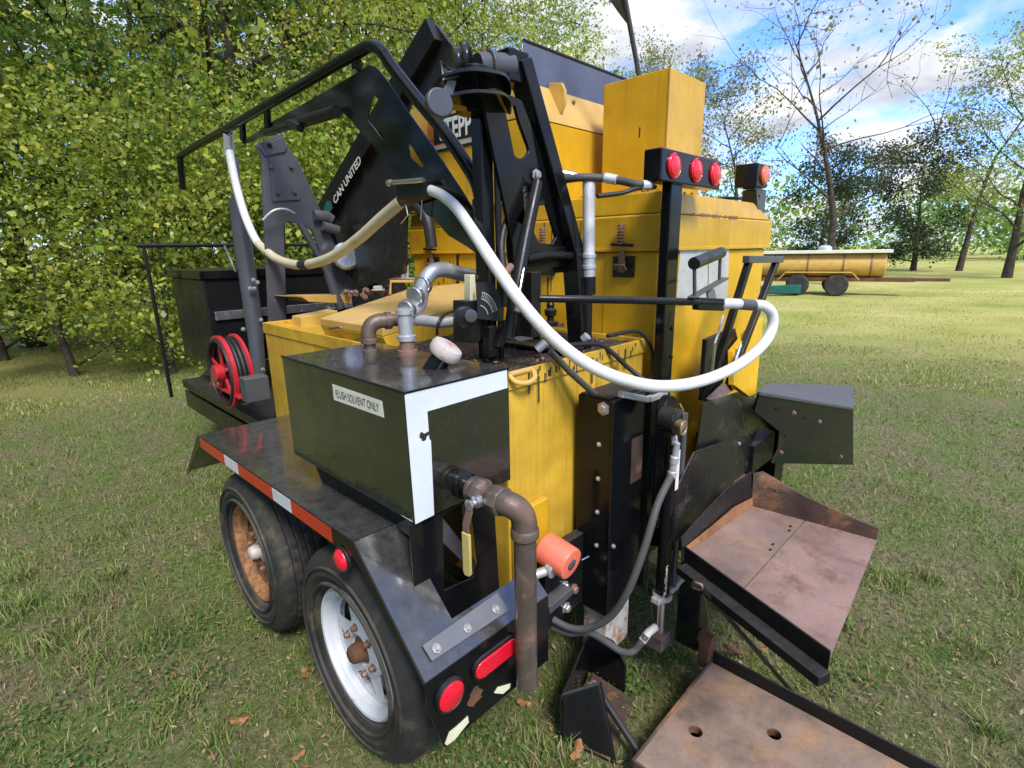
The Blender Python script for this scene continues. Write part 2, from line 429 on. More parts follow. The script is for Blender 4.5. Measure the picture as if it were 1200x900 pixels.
# ================================================================ THE SETTING
def lawn_mat():
    m, nt, b, out = new_mat("lawn_soil_and_grass")
    geo = nd(nt, "ShaderNodeNewGeometry"); co = geo.outputs["Position"]
    big = noise(nt, co, 0.35, 5, 0.6); mid = noise(nt, co, 2.6, 7, 0.65); fine_n = noise(nt, co, 38, 6, 0.7)
    grass = ramp(nt, fine_n, [(0.28, (0.055, 0.092, 0.022)), (0.5, (0.125, 0.175, 0.046)), (0.72, (0.235, 0.255, 0.09))])
    thatch = ramp(nt, fine_n, [(0.28, (0.095, 0.075, 0.045)), (0.5, (0.195, 0.158, 0.095)), (0.74, (0.33, 0.275, 0.17))])
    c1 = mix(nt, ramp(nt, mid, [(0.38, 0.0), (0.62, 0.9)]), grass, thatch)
    far = ramp(nt, big, [(0.35, (0.30, 0.335, 0.065)), (0.65, (0.54, 0.48, 0.17))])  # distant tone: the sunlit meadow's yellow brightness is painted into the lawn colour
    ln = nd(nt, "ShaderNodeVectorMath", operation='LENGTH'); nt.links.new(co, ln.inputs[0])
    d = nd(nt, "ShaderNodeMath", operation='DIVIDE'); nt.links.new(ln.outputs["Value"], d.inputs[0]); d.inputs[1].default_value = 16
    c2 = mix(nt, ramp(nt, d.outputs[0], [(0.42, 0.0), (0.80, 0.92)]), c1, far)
    nt.links.new(c2, b.inputs["Base Color"]); b.inputs["Roughness"].default_value = 0.95
    b.inputs["Specular IOR Level"].default_value = 0.1
    bn = nd(nt, "ShaderNodeBump", Strength=0.9, Distance=0.02)
    nt.links.new(noise(nt, co, 70, 6, 0.7), bn.inputs["Height"]); nt.links.new(bn.outputs[0], b.inputs["Normal"])
    return m
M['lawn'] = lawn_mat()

def lawn_height(x, y):
    return 0.012 * np.sin(x * 1.7 + 0.6) * np.cos(y * 1.3) + 0.008 * np.sin(x * 4.1 + y * 3.3) - 0.008

gx = np.concatenate([-np.geomspace(900, 4, 22), np.linspace(-3.6, 6, 61), np.geomspace(6.5, 900, 24)])
gy = np.concatenate([-np.geomspace(900, 4, 22), np.linspace(-3.6, 7, 66), np.geomspace(7.5, 900, 24)])
mb = MB()
gv = [(x, y, float(lawn_height(x, y)) if abs(x) < 60 and abs(y) < 60 else -0.01) for y in gy for x in gx]
nx_ = len(gx)
mb.add(gv, [(j * nx_ + i, j * nx_ + i + 1, (j + 1) * nx_ + i + 1, (j + 1) * nx_ + i) for j in range(len(gy) - 1) for i in range(nx_ - 1)])
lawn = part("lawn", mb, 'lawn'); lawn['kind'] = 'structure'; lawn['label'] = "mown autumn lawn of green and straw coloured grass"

def island_ramp_mat(name, stops, rough=0.6, trans=0.35, gloss=0.3, big=None):
    m, nt, b, out = new_mat(name)
    geo = nd(nt, "ShaderNodeNewGeometry")
    col = ramp(nt, geo.outputs["Random Per Island"], stops)
    if big:
        n = noise(nt, geo.outputs["Position"], big[0], 3, 0.5)
        col = mix(nt, ramp(nt, n, [(0.42, 0.0), (0.62, big[2])]), col, big[1])
    nt.links.new(col, b.inputs["Base Color"]); b.inputs["Roughness"].default_value = rough
    b.inputs["Specular IOR Level"].default_value = gloss
    tr = nd(nt, "ShaderNodeBsdfTranslucent"); nt.links.new(col, tr.inputs[0])
    mx = nd(nt, "ShaderNodeMixShader"); mx.inputs[0].default_value = trans
    nt.links.new(b.outputs[0], mx.inputs[1]); nt.links.new(tr.outputs[0], mx.inputs[2]); nt.links.new(mx.outputs[0], out.inputs[0])
    return m
M['blade'] = island_ramp_mat("grass_blades", [(0.0, (0.060, 0.125, 0.020)), (0.36, (0.140, 0.235, 0.038)), (0.62, (0.245, 0.310, 0.075)), (0.82, (0.39, 0.345, 0.17)), (1.0, (0.31, 0.22, 0.125))], 0.7, 0.3, 0.2)
LEAF = {
 'yellow_green': [(0.0, (0.080, 0.160, 0.022)), (0.35, (0.230, 0.360, 0.045)), (0.7, (0.420, 0.520, 0.075)), (1.0, (0.62, 0.56, 0.11))],
 'green': [(0.0, (0.055, 0.135, 0.026)), (0.5, (0.165, 0.310, 0.055)), (1.0, (0.380, 0.490, 0.100))],
 'yellow': [(0.0, (0.120, 0.210, 0.026)), (0.4, (0.330, 0.440, 0.050)), (0.75, (0.530, 0.540, 0.075)), (1.0, (0.66, 0.54, 0.10))],
 'dark': [(0.0, (0.022, 0.043, 0.022)), (0.6, (0.056, 0.088, 0.043)), (1.0, (0.125, 0.156, 0.075))],
 'grey_green': [(0.0, (0.07, 0.10, 0.035)), (0.5, (0.20, 0.24, 0.07)), (1.0, (0.38, 0.35, 0.12))],
}
for k, s in LEAF.items(): M['leaf_' + k] = island_ramp_mat("leaves_" + k, s, 0.42, 0.5, 0.5, big=(0.55, s[-1][1], 0.35))
M['bark'] = surf("tree_bark", (0.075, 0.060, 0.048), 0.9, vary=0.35, bump=0.8, bump_scale=30, spec=0.2)
M['bark_pale'] = surf("pale_bark", (0.26, 0.24, 0.21), 0.85, vary=0.3, bump=0.6, bump_scale=30, spec=0.2)
M['dry_leaf'] = surf("dry_oak_leaf", (0.28, 0.135, 0.045), 0.75, vary=0.3, vary_scale=30, bump=0.3)

# ---------------------------------------------------------------- grass blades near the trailer
def blades(n, sampler, hmin, hmax, wid, seed, name):
    rg = np.random.default_rng(seed)
    x, y = sampler(rg, n)
    n = len(x)
    h = rg.uniform(hmin, hmax, n) * (0.65 + 0.6 * (np.sin(x * 3.1 + 1) * np.sin(y * 2.7) * 0.5 + 0.5))
    a = rg.uniform(0, 2 * np.pi, n); ln = rg.uniform(0.15, 1.3, n) * h; b = a + rg.normal(0, 0.5, n)
    w = wid * rg.uniform(0.6, 1.3, n)
    z = lawn_height(x, y) - 0.003
    bx, by = np.cos(a + np.pi / 2) * w, np.sin(a + np.pi / 2) * w
    lx, ly = np.cos(b) * ln, np.sin(b) * ln
    P = np.empty((n, 5, 3))
    P[:, 0] = np.stack([x - bx, y - by, z], 1); P[:, 1] = np.stack([x + bx, y + by, z], 1)
    P[:, 2] = np.stack([x + bx * .8 + lx * .35, y + by * .8 + ly * .35, z + h * .6], 1)
    P[:, 3] = np.stack([x - bx * .8 + lx * .35, y - by * .8 + ly * .35, z + h * .6], 1)
    P[:, 4] = np.stack([x + lx, y + ly, z + h * rg.uniform(.75, 1.0, n)], 1)
    me = bpy.data.meshes.new(name)
    base = np.arange(n)[:, None] * 5
    q = np.concatenate([base + [0, 1, 2, 3], base + [3, 2, 4]], 1).ravel()
    me.vertices.add(n * 5); me.vertices.foreach_set("co", P.ravel())
    me.loops.add(n * 7); me.loops.foreach_set("vertex_index", q)
    st = (np.arange(n)[:, None] * 7 + [0, 4]).ravel(); me.polygons.add(2 * n)
    me.polygons.foreach_set("loop_start", st)
    me.update(); me.validate()
    me.materials.append(M['blade'])
    o = bpy.data.objects.new(name, me); COL.objects.link(o); o['kind'] = 'stuff'
    return o
def near_sampler(rg, n):
    x = rg.uniform(-0.6, 4.2, n * 3); y = rg.uniform(-0.9, 4.6, n * 3)
    d = np.hypot(x, y)
    bare = np.exp(-(((x - 0.90) / 0.10) ** 2 + ((y - 0.52) / 0.2) ** 2))
    patch = np.sin(x * 5.3 + 2 * np.sin(y * 3)) * np.sin(y * 4.7 + x) * 0.5 + 0.5
    keep = rg.uniform(0, 1, n * 3) < np.clip(1.9 / d, 0, 1) * (1 - 0.85 * bare) * (0.45 + 0.55 * patch)
    return x[keep][:n], y[keep][:n]
g1 = blades(95000, near_sampler, 0.018, 0.052, 0.0016, 3, "grass")
g1['label'] = "short mown grass around the trailer wheels"
def mid_sampler(rg, n):
    az = rg.uniform(R(-6), R(96), n); d = 7.5 + 18 * rg.uniform(0, 1, n) ** 1.3
    return np.sin(az) * d, np.cos(az) * d
def mid_near_sampler(rg, n):
    az = rg.uniform(R(-6), R(96), n); d = 3.4 + 6.6 * rg.uniform(0, 1, n) ** .8
    return np.sin(az) * d, np.cos(az) * d
def clump_sampler(rg, n):
    k = 150; cx = rg.uniform(-.5, 3.6, k); cy = rg.uniform(-.6, 4.2, k); i = rg.integers(0, k, n); sp = rg.uniform(.02, .07, k)
    return cx[i] + rg.normal(0, 1, n) * sp[i], cy[i] + rg.normal(0, 1, n) * sp[i]
g3 = blades(16000, clump_sampler, 0.035, 0.085, 0.0024, 8, "grass_tufts")
g3['label'] = "taller green tufts standing out of the mown grass"
def clover(n, seed):
    rg = np.random.default_rng(seed); k = 60
    cx = rg.uniform(-.4, 2.6, k); cy = rg.uniform(.1, 3.0, k); i = rg.integers(0, k, n)
    x = cx[i] + rg.normal(0, .075, n); y = cy[i] + rg.normal(0, .075, n); z = lawn_height(x, y) + rg.uniform(.008, .03, n)
    r = rg.uniform(.003, .008, n); a0 = rg.uniform(0, 6.28, n); tl = rg.normal(0, .35, (n, 2))
    P = np.empty((n, 6, 3))
    for j in range(6):
        a = a0 + j * np.pi / 3; dx, dy = np.cos(a) * r, np.sin(a) * r
        P[:, j] = np.stack([x + dx, y + dy, z + dx * tl[:, 0] + dy * tl[:, 1]], 1)
    me = bpy.data.meshes.new("clover"); me.vertices.add(n * 6); me.vertices.foreach_set("co", P.ravel())
    me.loops.add(n * 6); me.loops.foreach_set("vertex_index", np.arange(n * 6)); me.polygons.add(n); me.polygons.foreach_set("loop_start", np.arange(n) * 6)
    me.update(); me.materials.append(M['clover'])
    o = bpy.data.objects.new("clover", me); COL.objects.link(o); o['kind'] = 'stuff'; o['label'] = "low clover and weeds among the grass"
M['meadow_blade'] = island_ramp_mat("sun_tinted_meadow_blades", [(0.0, (0.16, 0.21, 0.04)), (0.4, (0.32, 0.34, 0.08)), (0.75, (0.48, 0.43, 0.17)), (1.0, (0.56, 0.47, 0.24))], 0.7, 0.3, 0.2)  # paler, yellower blades: sunlight on the meadow painted into their colour
M['clover'] = island_ramp_mat("clover_leaves", [(0.0, (0.04, 0.10, 0.02)), (0.6, (0.10, 0.20, 0.04)), (0.85, (0.20, 0.26, 0.07)), (1.0, (0.30, 0.20, 0.09))], 0.6, 0.3, 0.3)
clover(9000, 21)
def litter(n, seed):
    rg = np.random.default_rng(seed)
    x = rg.uniform(-.5, 3.2, n); y = rg.uniform(-.5, 3.6, n); z = lawn_height(x, y) + rg.uniform(.006, .035, n)
    L = rg.uniform(.004, .017, n); w = rg.uniform(.0012, .006, n); a = rg.uniform(0, 6.28, n); t = rg.normal(0, .3, n)
    c, s_ = np.cos(a), np.sin(a); P = np.empty((n, 4, 3))
    for j, (p, q) in enumerate(((-1, 0), (0, -1), (1, 0), (0, 1))):
        P[:, j] = np.stack([x + c * p * L - s_ * q * w, y + s_ * p * L + c * q * w, z + p * L * t], 1)
    me = bpy.data.meshes.new("dry_litter"); me.vertices.add(n * 4); me.vertices.foreach_set("co", P.ravel())
    me.loops.add(n * 4); me.loops.foreach_set("vertex_index", np.arange(n * 4)); me.polygons.add(n); me.polygons.foreach_set("loop_start", np.arange(n) * 4)
    me.update(); me.materials.append(M['litter'])
    o = bpy.data.objects.new("dry_litter", me); COL.objects.link(o); o['kind'] = 'stuff'; o['label'] = "bits of dry grass and crumbled leaf on the lawn"
M['litter'] = island_ramp_mat("dry_litter_bits", [(0.0, (0.10, 0.06, 0.03)), (0.4, (0.26, 0.18, 0.09)), (0.8, (0.42, 0.33, 0.19)), (1.0, (0.30, 0.13, 0.04))], 0.8, 0.1, 0.2)
litter(7500, 33)
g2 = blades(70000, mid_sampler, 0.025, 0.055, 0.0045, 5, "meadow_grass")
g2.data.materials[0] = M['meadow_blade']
g4 = blades(60000, mid_near_sampler, 0.022, 0.050, 0.0030, 9, "lawn_grass")
g4['label'] = "mown grass between the trailer and the meadow"
g2['label'] = "longer grass of the meadow beyond the trailer"

# ---------------------------------------------------------------- trees
def leaf_mesh(name, pts, spread, per, size, mat, seed, droop=0.2, sprays=0):
    """Leaves round the twig tips; with sprays each tip carries several flat sprays of leaves with gaps between."""
    rg = np.random.default_rng(seed)
    pts = np.asarray(pts)
    if sprays:
        pts = np.repeat(pts, sprays, 0) + rg.normal(0, spread, (len(pts) * sprays, 3)) * np.array([1, 1, .8])
        per = max(1, per // sprays); n = len(pts) * per
        sc_ = np.repeat(rg.uniform(.5, 1.5, len(pts)), per)[:, None]
        c = np.repeat(pts, per, 0) + rg.normal(0, .145, (n, 3)) * np.array([1, 1, .38]) * sc_
    else:
        n = len(pts) * per
        c = np.repeat(pts, per, 0) + rg.normal(0, spread, (n, 3)) * np.array([1, 1, 0.75])
    s = size * np.clip(rg.lognormal(-.08, .38, n), .35, 2.0)
    d = rg.normal(0, 1, (n, 3)); d[:, 2] -= droop * 2; d /= np.linalg.norm(d, axis=1, keepdims=True)
    nrm = rg.normal(0, 1, (n, 3)); nrm[:, 2] += 1.0
    sd = np.cross(d, nrm); sd /= np.linalg.norm(sd, axis=1, keepdims=True) + 1e-9
    up = np.cross(sd, d)
    P = np.empty((n, 4, 3))
    P[:, 0] = c - d * (s * .5)[:, None]; P[:, 2] = c + d * (s * .5)[:, None]
    P[:, 1] = c + sd * (s * .36)[:, None] + up * (s * .10)[:, None]; P[:, 3] = c - sd * (s * .36)[:, None] + up * (s * .10)[:, None]
    me = bpy.data.meshes.new(name)
    me.vertices.add(n * 4); me.vertices.foreach_set("co", P.ravel())
    me.loops.add(n * 4); me.loops.foreach_set("vertex_index", np.arange(n * 4))
    me.polygons.add(n); me.polygons.foreach_set("loop_start", np.arange(n) * 4)
    me.update(); me.materials.append(mat)
    return me

def grow(rnd, height, spread, low, limbs, depth, trunk_r, lean=0.05, fork=None):
    """Skeleton of a tree: tubes for the wood and tip points that carry the leaves."""
    mb = MB(); tips = []
    H = height
    path = [V((0, 0, -0.15))]
    d = V((rnd.uniform(-lean, lean), rnd.uniform(-lean, lean), 1)).normalized()
    n = 7
    for i in range(n):
        path.append(path[-1] + d * (H * 0.86 / n)); d = (d + V((rnd.gauss(0, .07), rnd.gauss(0, .07), 0))).normalized()
    mb.tube(path, [trunk_r * 1.35, trunk_r, trunk_r * .8, trunk_r * .62, trunk_r * .46, trunk_r * .3, trunk_r * .2, trunk_r * .09], 9)
    def branch(p, d, L, r, lev):
        pts = [p]; m = 5
        for i in range(m):
            d = (d + V((rnd.gauss(0, .16), rnd.gauss(0, .16), rnd.gauss(0.03, .13)))).normalized()
            pts.append(pts[-1] + d * L / m)
        mb.tube(pts, [r, r * .8, r * .62, r * .48, r * .36, r * .2], 6 if lev else 7, caps=False)
        if lev >= depth:
            for q in pts[1:]: tips.append(tuple(q))
            return
        tips.append(tuple(pts[-1]))
        for k in range(rnd.randint(3, 4)):
            i = rnd.randint(2, m); ax = V((rnd.gauss(0, 1), rnd.gauss(0, 1), rnd.gauss(0.15, .6))).normalized()
            nd_ = (d * 0.55 + ax * 0.75).normalized()
            branch(pts[i], nd_, L * rnd.uniform(.48, .68), r * .42, lev + 1)
    for k in range(limbs):
        t = low + (1 - low) * (k + rnd.random() * .7) / limbs
        i = min(int(t * n), n - 1); p = path[i].lerp(path[i + 1], t * n - i)
        a = k * 2.4 + rnd.uniform(-.4, .4); up = rnd.uniform(.15, .6) + .5 * t
        L = spread * (0.55 + 0.45 * math.sin(math.pi * min(1, (1 - t) * 1.05 + .12)))
        branch(p, V((math.cos(a), math.sin(a), up)).normalized(), L, trunk_r * (.42 - .25 * t), 1)
    tips.append(tuple(path[-1]))
    return mb, tips

def tree_kind(name, seed, height, spread, low, limbs, depth, trunk_r, leafcol, per, leaf_spread, leaf_size, bark='bark', thin=1.0, sprays=0):
    rnd = random.Random(seed)
    mb, tips = grow(rnd, height, spread, low, limbs, depth, trunk_r)
    if thin < 1: tips = [t for t in tips if rnd.random() < thin]
    tm = make_mesh("trunk", mb.v, mb.f, M[bark], angle=60)
    lm = leaf_mesh("crown", tips, leaf_spread, per, leaf_size, M['leaf_' + leafcol], seed, sprays=sprays)
    return tm, lm

KINDS = {
 'maple_a': tree_kind('m', 11, 10.5, 4.0, .12, 15, 2, .17, 'yellow_green', 108, .44, .072, sprays=6),
 'maple_b': tree_kind('m', 12, 9.5, 3.8, .10, 15, 2, .15, 'yellow', 104, .44, .070, sprays=6),
 'maple_c': tree_kind('m', 13, 11.5, 4.2, .12, 15, 2, .18, 'green', 110, .46, .073, sprays=6),
 'shrub': tree_kind('s', 14, 3.2, 1.7, .08, 10, 2, .05, 'yellow_green', 54, .28, .058, sprays=4),
 'thin': tree_kind('t', 15, 12.5, 2.6, .30, 15, 2, .14, 'grey_green', 34, .32, .115, thin=.60),
 'bare': tree_kind('b', 19, 12.0, 4.2, .28, 13, 3, .17, 'grey_green', 5, .30, .12, thin=.28),
 'dark': tree_kind('d', 17, 8.5, 3.0, .08, 15, 2, .16, 'dark', 48, .42, .15),
 'shade': tree_kind('x', 18, 13.5, 5.4, .36, 17, 2, .26, 'green', 46, .62, .26),
}
def polar(az, d): return (math.sin(R(az)) * d, math.cos(R(az)) * d)
def plant(name, kind, az, d, rot, sc, label, cat="tree", group=None, leaf=None, loc=None):
    x, y = loc if loc else polar(az, d)
    r = root(name, (x, y, 0), label, cat, group)
    r.rotation_euler.z = R(rot); r.scale = (sc, sc, sc)
    tm, lm = KINDS[kind]
    for nm, me in (("trunk", tm), ("crown", lm)):
        o = bpy.data.objects.new(nm, me); COL.objects.link(o); o.parent = r
    return r
FG = "autumn trees of the wood behind the trailer"
for a in [
 ('maple_tree', 'maple_a', 3, 13.5, 20, .95, "yellow green maple at the far left end of the wood edge"),
 ('maple_tree', 'maple_c', 9, 11.5, 140, .90, "deep green maple left of the trailer's front wheel"),
 ('maple_tree', 'maple_b', 15, 13.0, 80, .95, "golden maple above the outer end of the hose boom"),
 ('maple_tree', 'maple_a', 20.5, 10.6, 250, .98, "multi limbed yellow green maple rising over the grey boom tower"),
 ('maple_tree', 'maple_c', 26, 13.5, 10, .95, "green maple between the boom tower and the black loading chute"),
 ('maple_tree', 'maple_b', 31, 11.8, 190, .92, "bright golden maple above the bend of the hose boom"),
 ('maple_tree', 'maple_a', 35.0, 13.0, 300, 1.0, "yellow green maple directly behind the peak of the black chute"),
 ('maple_tree', 'maple_b', 38.8, 15.5, 60, 1.0, "golden maple behind the swivel head of the crane mast"),
 ('maple_tree', 'maple_c', 41.6, 18.5, 120, .95, "last green maple of the wood, beside the open sky"),
 ('maple_tree', 'maple_c', -4, 11.5, 70, .9, "green maple at the wood corner beyond the drawbar"),
 ('maple_tree', 'maple_c', 6, 20, 33, 1.15, "tall green maple in the wood's second row, far left"),
 ('maple_tree', 'maple_a', 13, 19, 133, 1.2, "tall yellow green maple in the wood's second row, beyond the front wheel"),
 ('maple_tree', 'maple_c', 19, 18, 233, 1.15, "tall green maple in the second row behind the boom tip"),
 ('maple_tree', 'maple_c', 24, 20, 303, 1.2, "tall green maple in the second row above the boom pipe"),
 ('maple_tree', 'maple_a', 30, 19, 73, 1.15, "tall yellow green maple in the second row behind the boom bend"),
 ('maple_tree', 'maple_c', 35.5, 21, 163, 1.15, "tall green maple in the second row behind the chute peak"),
]: plant(*a, group=FG)
for az, d, rot, sc, lab in [(1, 12, 20, 1.3, "big undergrowth shrub at the far left behind the front row"), (9, 13, 120, 1.4, "big undergrowth shrub behind the first maples at the left"), (20, 12.6, 200, 1.4, "big undergrowth shrub deep in the wood behind the boom tower"), (27, 13, 290, 1.4, "big undergrowth shrub deep in the wood beside the chute rail")]:
    plant('undergrowth_shrub', 'shrub', az, d, rot, sc, lab, "shrub", "shrubs along the wood edge")
for az, d, rot, sc, lab in [
 (5, 9.5, 0, 1.0, "leafy undergrowth shrub farthest left at the wood edge"),
 (12, 8.8, 70, .95, "leafy undergrowth shrub beyond the front wheel"),
 (17.5, 8.9, 160, 1.0, "leafy undergrowth shrub left of the grey boom tower"),
 (23.5, 9.3, 220, 1.05, "leafy undergrowth shrub seen through the legs of the boom tower"),
 (29, 10.0, 300, 1.1, "leafy undergrowth shrub against the edge of the black chute"),
 (34, 11, 40, 1.2, "leafy undergrowth shrub hidden mostly behind the black chute")]:
    plant('undergrowth_shrub', 'shrub', az, d, rot, sc, lab, "shrub", "shrubs along the wood edge")
plant('maple_tree', 'maple_a', 54.2, 44, 30, 1.40, "rounded green tree top showing over the hopper's dark skirt", group="lone trees across the meadow")
plant('slender_tree', 'thin', 60.6, 52, 10, 1.42, "thin tree top just right of the flag pole", group="lone trees across the meadow")
plant('slender_tree', 'thin', 63.0, 46, 200, 1.36, "taller thin tree top above the yellow box", group="lone trees across the meadow")
plant('slender_tree', 'thin', 68.2, 33, 110, .98, "slender loose leaved tree right of the tall yellow box", group="lone trees across the meadow")
plant('bare_tree', 'bare', 76.3, 26, 0, .95, "nearly bare tree with crooked grey branches against the clouds", group="lone trees across the meadow")
plant('dark_tree', 'dark', 75.4, 36, 0, .80, "dark green bushy tree behind the far yellow equipment", group="lone trees across the meadow")
plant('dark_tree', 'dark', 82.5, 40, 90, .85, "second dark green tree, right of the bare one", group="lone trees across the meadow")
plant('maple_tree', 'maple_a', 88.5, 33, 200, .95, "yellow green maple far right across the meadow", group="lone trees across the meadow")
plant('slender_tree', 'thin', 85.5, 40, 300, 1.0, "slender tree in the gap at the far right", group="lone trees across the meadow")
# the wood goes on along the left side, out of the frame (it shows in the glossy black steel)
for x, y, rot, sc, lab in [(-8.0, 6.5, 0, .85, "large tree left of the trailer, nearest the drawbar"), (-9.6, 1.4, 100, .9, "large tree left of the trailer, level with its tail"), (-12.5, 9.5, 220, 1.0, "large tree farther back at the left"), (-10.5, -4.4, 160, .85, "tree at the left behind the viewer")]:
    plant('shade_tree', 'shade', 0, 0, rot, sc, lab, "tree", "tall trees along the left", loc=(x, y))

for x, y, rot, sc, lab, kd in [(-6.2, 9.6, 30, .95, "low branched golden maple left of the drawbar", 'maple_b'), (-4.6, 13.4, 170, 1.0, "low branched green maple ahead of the drawbar", 'maple_c'), (-9.2, 3.9, 260, .95, "low branched yellow green maple abreast of the wheels", 'maple_a'), (-3.4, 10.6, 15, .92, "low branched green maple right beside the golden one left of the drawbar", 'maple_c'), (-1.6, 13.2, 95, 1.0, "low branched yellow green maple straight ahead of the drawbar", 'maple_a')]:
    plant('maple_tree', kd, 0, 0, rot, sc, lab, "tree", "tall trees along the left", loc=(x, y))

# far-off wood that closes the horizon
rg = np.random.default_rng(77)
fw = []
for k in range(190):
    az = rg.uniform(0, 2 * np.pi); d = rg.uniform(62, 105)
    azd = np.degrees(az)
    hh = rg.uniform(5, 9.5) if 48 < azd < 96 else rg.uniform(9, 16)
    for j in range(9):
        fw.append((np.sin(az) * d + rg.normal(0, 2.4), np.cos(az) * d + rg.normal(0, 2.4), abs(rg.normal(0.5, .28)) * hh))
fwm = leaf_mesh("far_wood", fw, 1.5, 80, .42, M['leaf_green'], 5)
fwo = bpy.data.objects.new("far_wood", fwm); COL.objects.link(fwo); fwo['kind'] = 'stuff'; fwo['label'] = "far off woodland closing the horizon"

# ================================================================ THE TRAILER
T = root("asphalt_patching_trailer", (1.8, 2.0, 0.0), "yellow and black tandem axle asphalt patching trailer parked on the lawn", "trailer")

# ---- chassis
mb = MB()
mb.box((1.10, 1.12, .40), (1.20, 4.9, .54)); mb.box((2.50, 1.12, .40), (2.60, 4.9, .54))
for y in (1.12, 1.95, 2.8, 3.6, 4.6): mb.box((1.2, y, .42), (2.5, y + .08, .52))
mb.bar((1.15, 4.85, .47), (1.83, 6.3, .47), .1, .12); mb.bar((2.55, 4.85, .47), (1.87, 6.3, .47), .1, .12)
frame = part("chassis", mb, 'dull_black', T, .004)
mb = MB(); mb.tube([(1.85, 6.25, .5), (1.85, 6.5, .5)], .035); mb.box((1.79, 6.2, .4), (1.91, 6.36, .56))
part("drawbar_coupler", mb, 'dull_black', frame, .004)
mb = MB()
mb.box((1.06, 2.9, .60), (1.86, 4.75, .66))
part("front_deck", mb, 'dull_black', T, .003)
for y in (1.378, 2.241):
    mb = MB(); mb.bar((.72, y, .36), (2.98, y, .36), .07, .07); part("axle", mb, 'dull_black', frame, .005)

# ---- wheels
def tyre_mesh():
    n = 132; prof = [(.215, .055), (.232, .022), (.275, .000), (.318, .006), (.345, .024), (.356, .042), (.3575, .060), (.351, .066), (.3585, .072),
                     (.360, .094), (.353, .100), (.360, .106), (.360, .126), (.353, .132), (.360, .138), (.3585, .160), (.351, .166), (.3575, .172), (.356, .190), (.345, .208), (.318, .226), (.275, .232), (.232, .212), (.215, .180)]
    mb = MB(); vs, fs = [], []
    for j, (r, h) in enumerate(prof):
        for k in range(n):
            a = 2 * math.pi * k / n
            rr = r
            if 4 <= j <= 19 and r > .353:
                zig = (k + (j // 2)) % 3
                rr = r - (.005 if zig == 0 else 0)
            if j in (4, 5, 18, 19) and k % 3 == 0: rr -= .0025
            vs.append((h, rr * math.cos(a), rr * math.sin(a)))
    m = len(prof)
    for j in range(m - 1):
        for k in range(n):
            a, b = j * n + k, j * n + (k + 1) % n; fs.append((a, b, b + n, a + n))
    # raised rings on the sidewall
    mb.add(vs, fs)
    for rr in (.300, .247):
        mb.lathe((0, 0, 0), (1, 0, 0), [(rr + .006, .006), (rr + .003, -.0035), (rr - .003, -.0035), (rr - .006, .006)], n=72, caps=False)
    return mb
def rim_mesh(windows):
    mb = MB(); n = 72
    # lip, well and disc (axis +x into the trailer)
    prof = [(.222, .046), (.222, .030), (.214, .022), (.206, .024), (.200, .036), (.190, .044), (.186, .062), (.183, .110), (.182, .185)]
    mb.lathe((0, 0, 0), (1, 0, 0), prof, n=n, caps=False)
    # disc with windows near its edge
    def circ(r, k, a0=0): return [(0.066, r * math.cos(a0 + 2 * math.pi * i / k), r * math.sin(a0 + 2 * math.pi * i / k)) for i in range(k)]
    holes = []
    for i in range(windows):
        a = 2 * math.pi * (i + .35) / windows; da = .26 if windows > 6 else .30
        holes.append([(0.066, r * math.cos(a + t * da), r * math.sin(a + t * da)) for r, t in ((.168, -1.35), (.174, -.5), (.174, .5), (.168, 1.35), (.102, .45), (.100, -.45))])
    mb.prism(circ(.184, 72), (.006, 0, 0), holes)
    mb.lathe((0, 0, 0), (1, 0, 0), [(.100, .0665), (.092, .054), (.062, .050), (.055, .050), (.055, .075)], n=36, caps=False)
    return mb
TY, RW, RR_ = tyre_mesh(), rim_mesh(6), rim_mesh(5)
def wheel(x, y, z, style, label, rot, side=1):
    rm = RW if style == 'white' else RR_
    c, s = math.cos(rot), math.sin(rot)
    def tr(mbx):
        q = MB(); q.v = [(x + side * p[0], y + p[1] * c - p[2] * s, z + p[1] * s + p[2] * c) for p in mbx.v]; q.f = list(mbx.f); return q
    w = part("wheel", tr(rm), 'white_rim' if style == 'white' else 'rust_rim', T, label=label)
    part("tyre", tr(TY), 'rubber', w, angle=28)
    hb = MB(); hb.lathe((0, 0, 0), (1, 0, 0), [(.0, .010), (.020, .011), (.028, .017), (.030, .027), (.032, .031), (.034, .053), (.046, .057)], n=24)
    part("hub_cap", tr(hb), 'rust' if style == 'white' else 'cap_white', w)
    for k in range(6):
        a = 2 * math.pi * k / 6
        nb = MB(); nb.hexnut((.052, .078 * math.cos(a), .078 * math.sin(a)), (-1, 0, 0), .010, .016)
        part("wheel_nut", tr(nb), 'rust_bolt', w)
    db = MB(); db.lathe((0, 0, 0), (1, 0, 0), [(.0, .088), (.172, .088), (.176, .15), (.0, .15)], n=40)
    part("brake_drum", tr(db), 'dull_black', w)
    return w
wheel(.622, 1.378, .36, 'white', "rear wheel with a white painted rim and rusty hub cap", .25)
wheel(.622, 2.241, .36, 'rust', "front wheel with a fully rusted rim", .1)
wheel(3.00, 1.378, .36, 'white', None, .7, -1)
wheel(3.00, 2.241, .36, 'white', None, .4, -1)

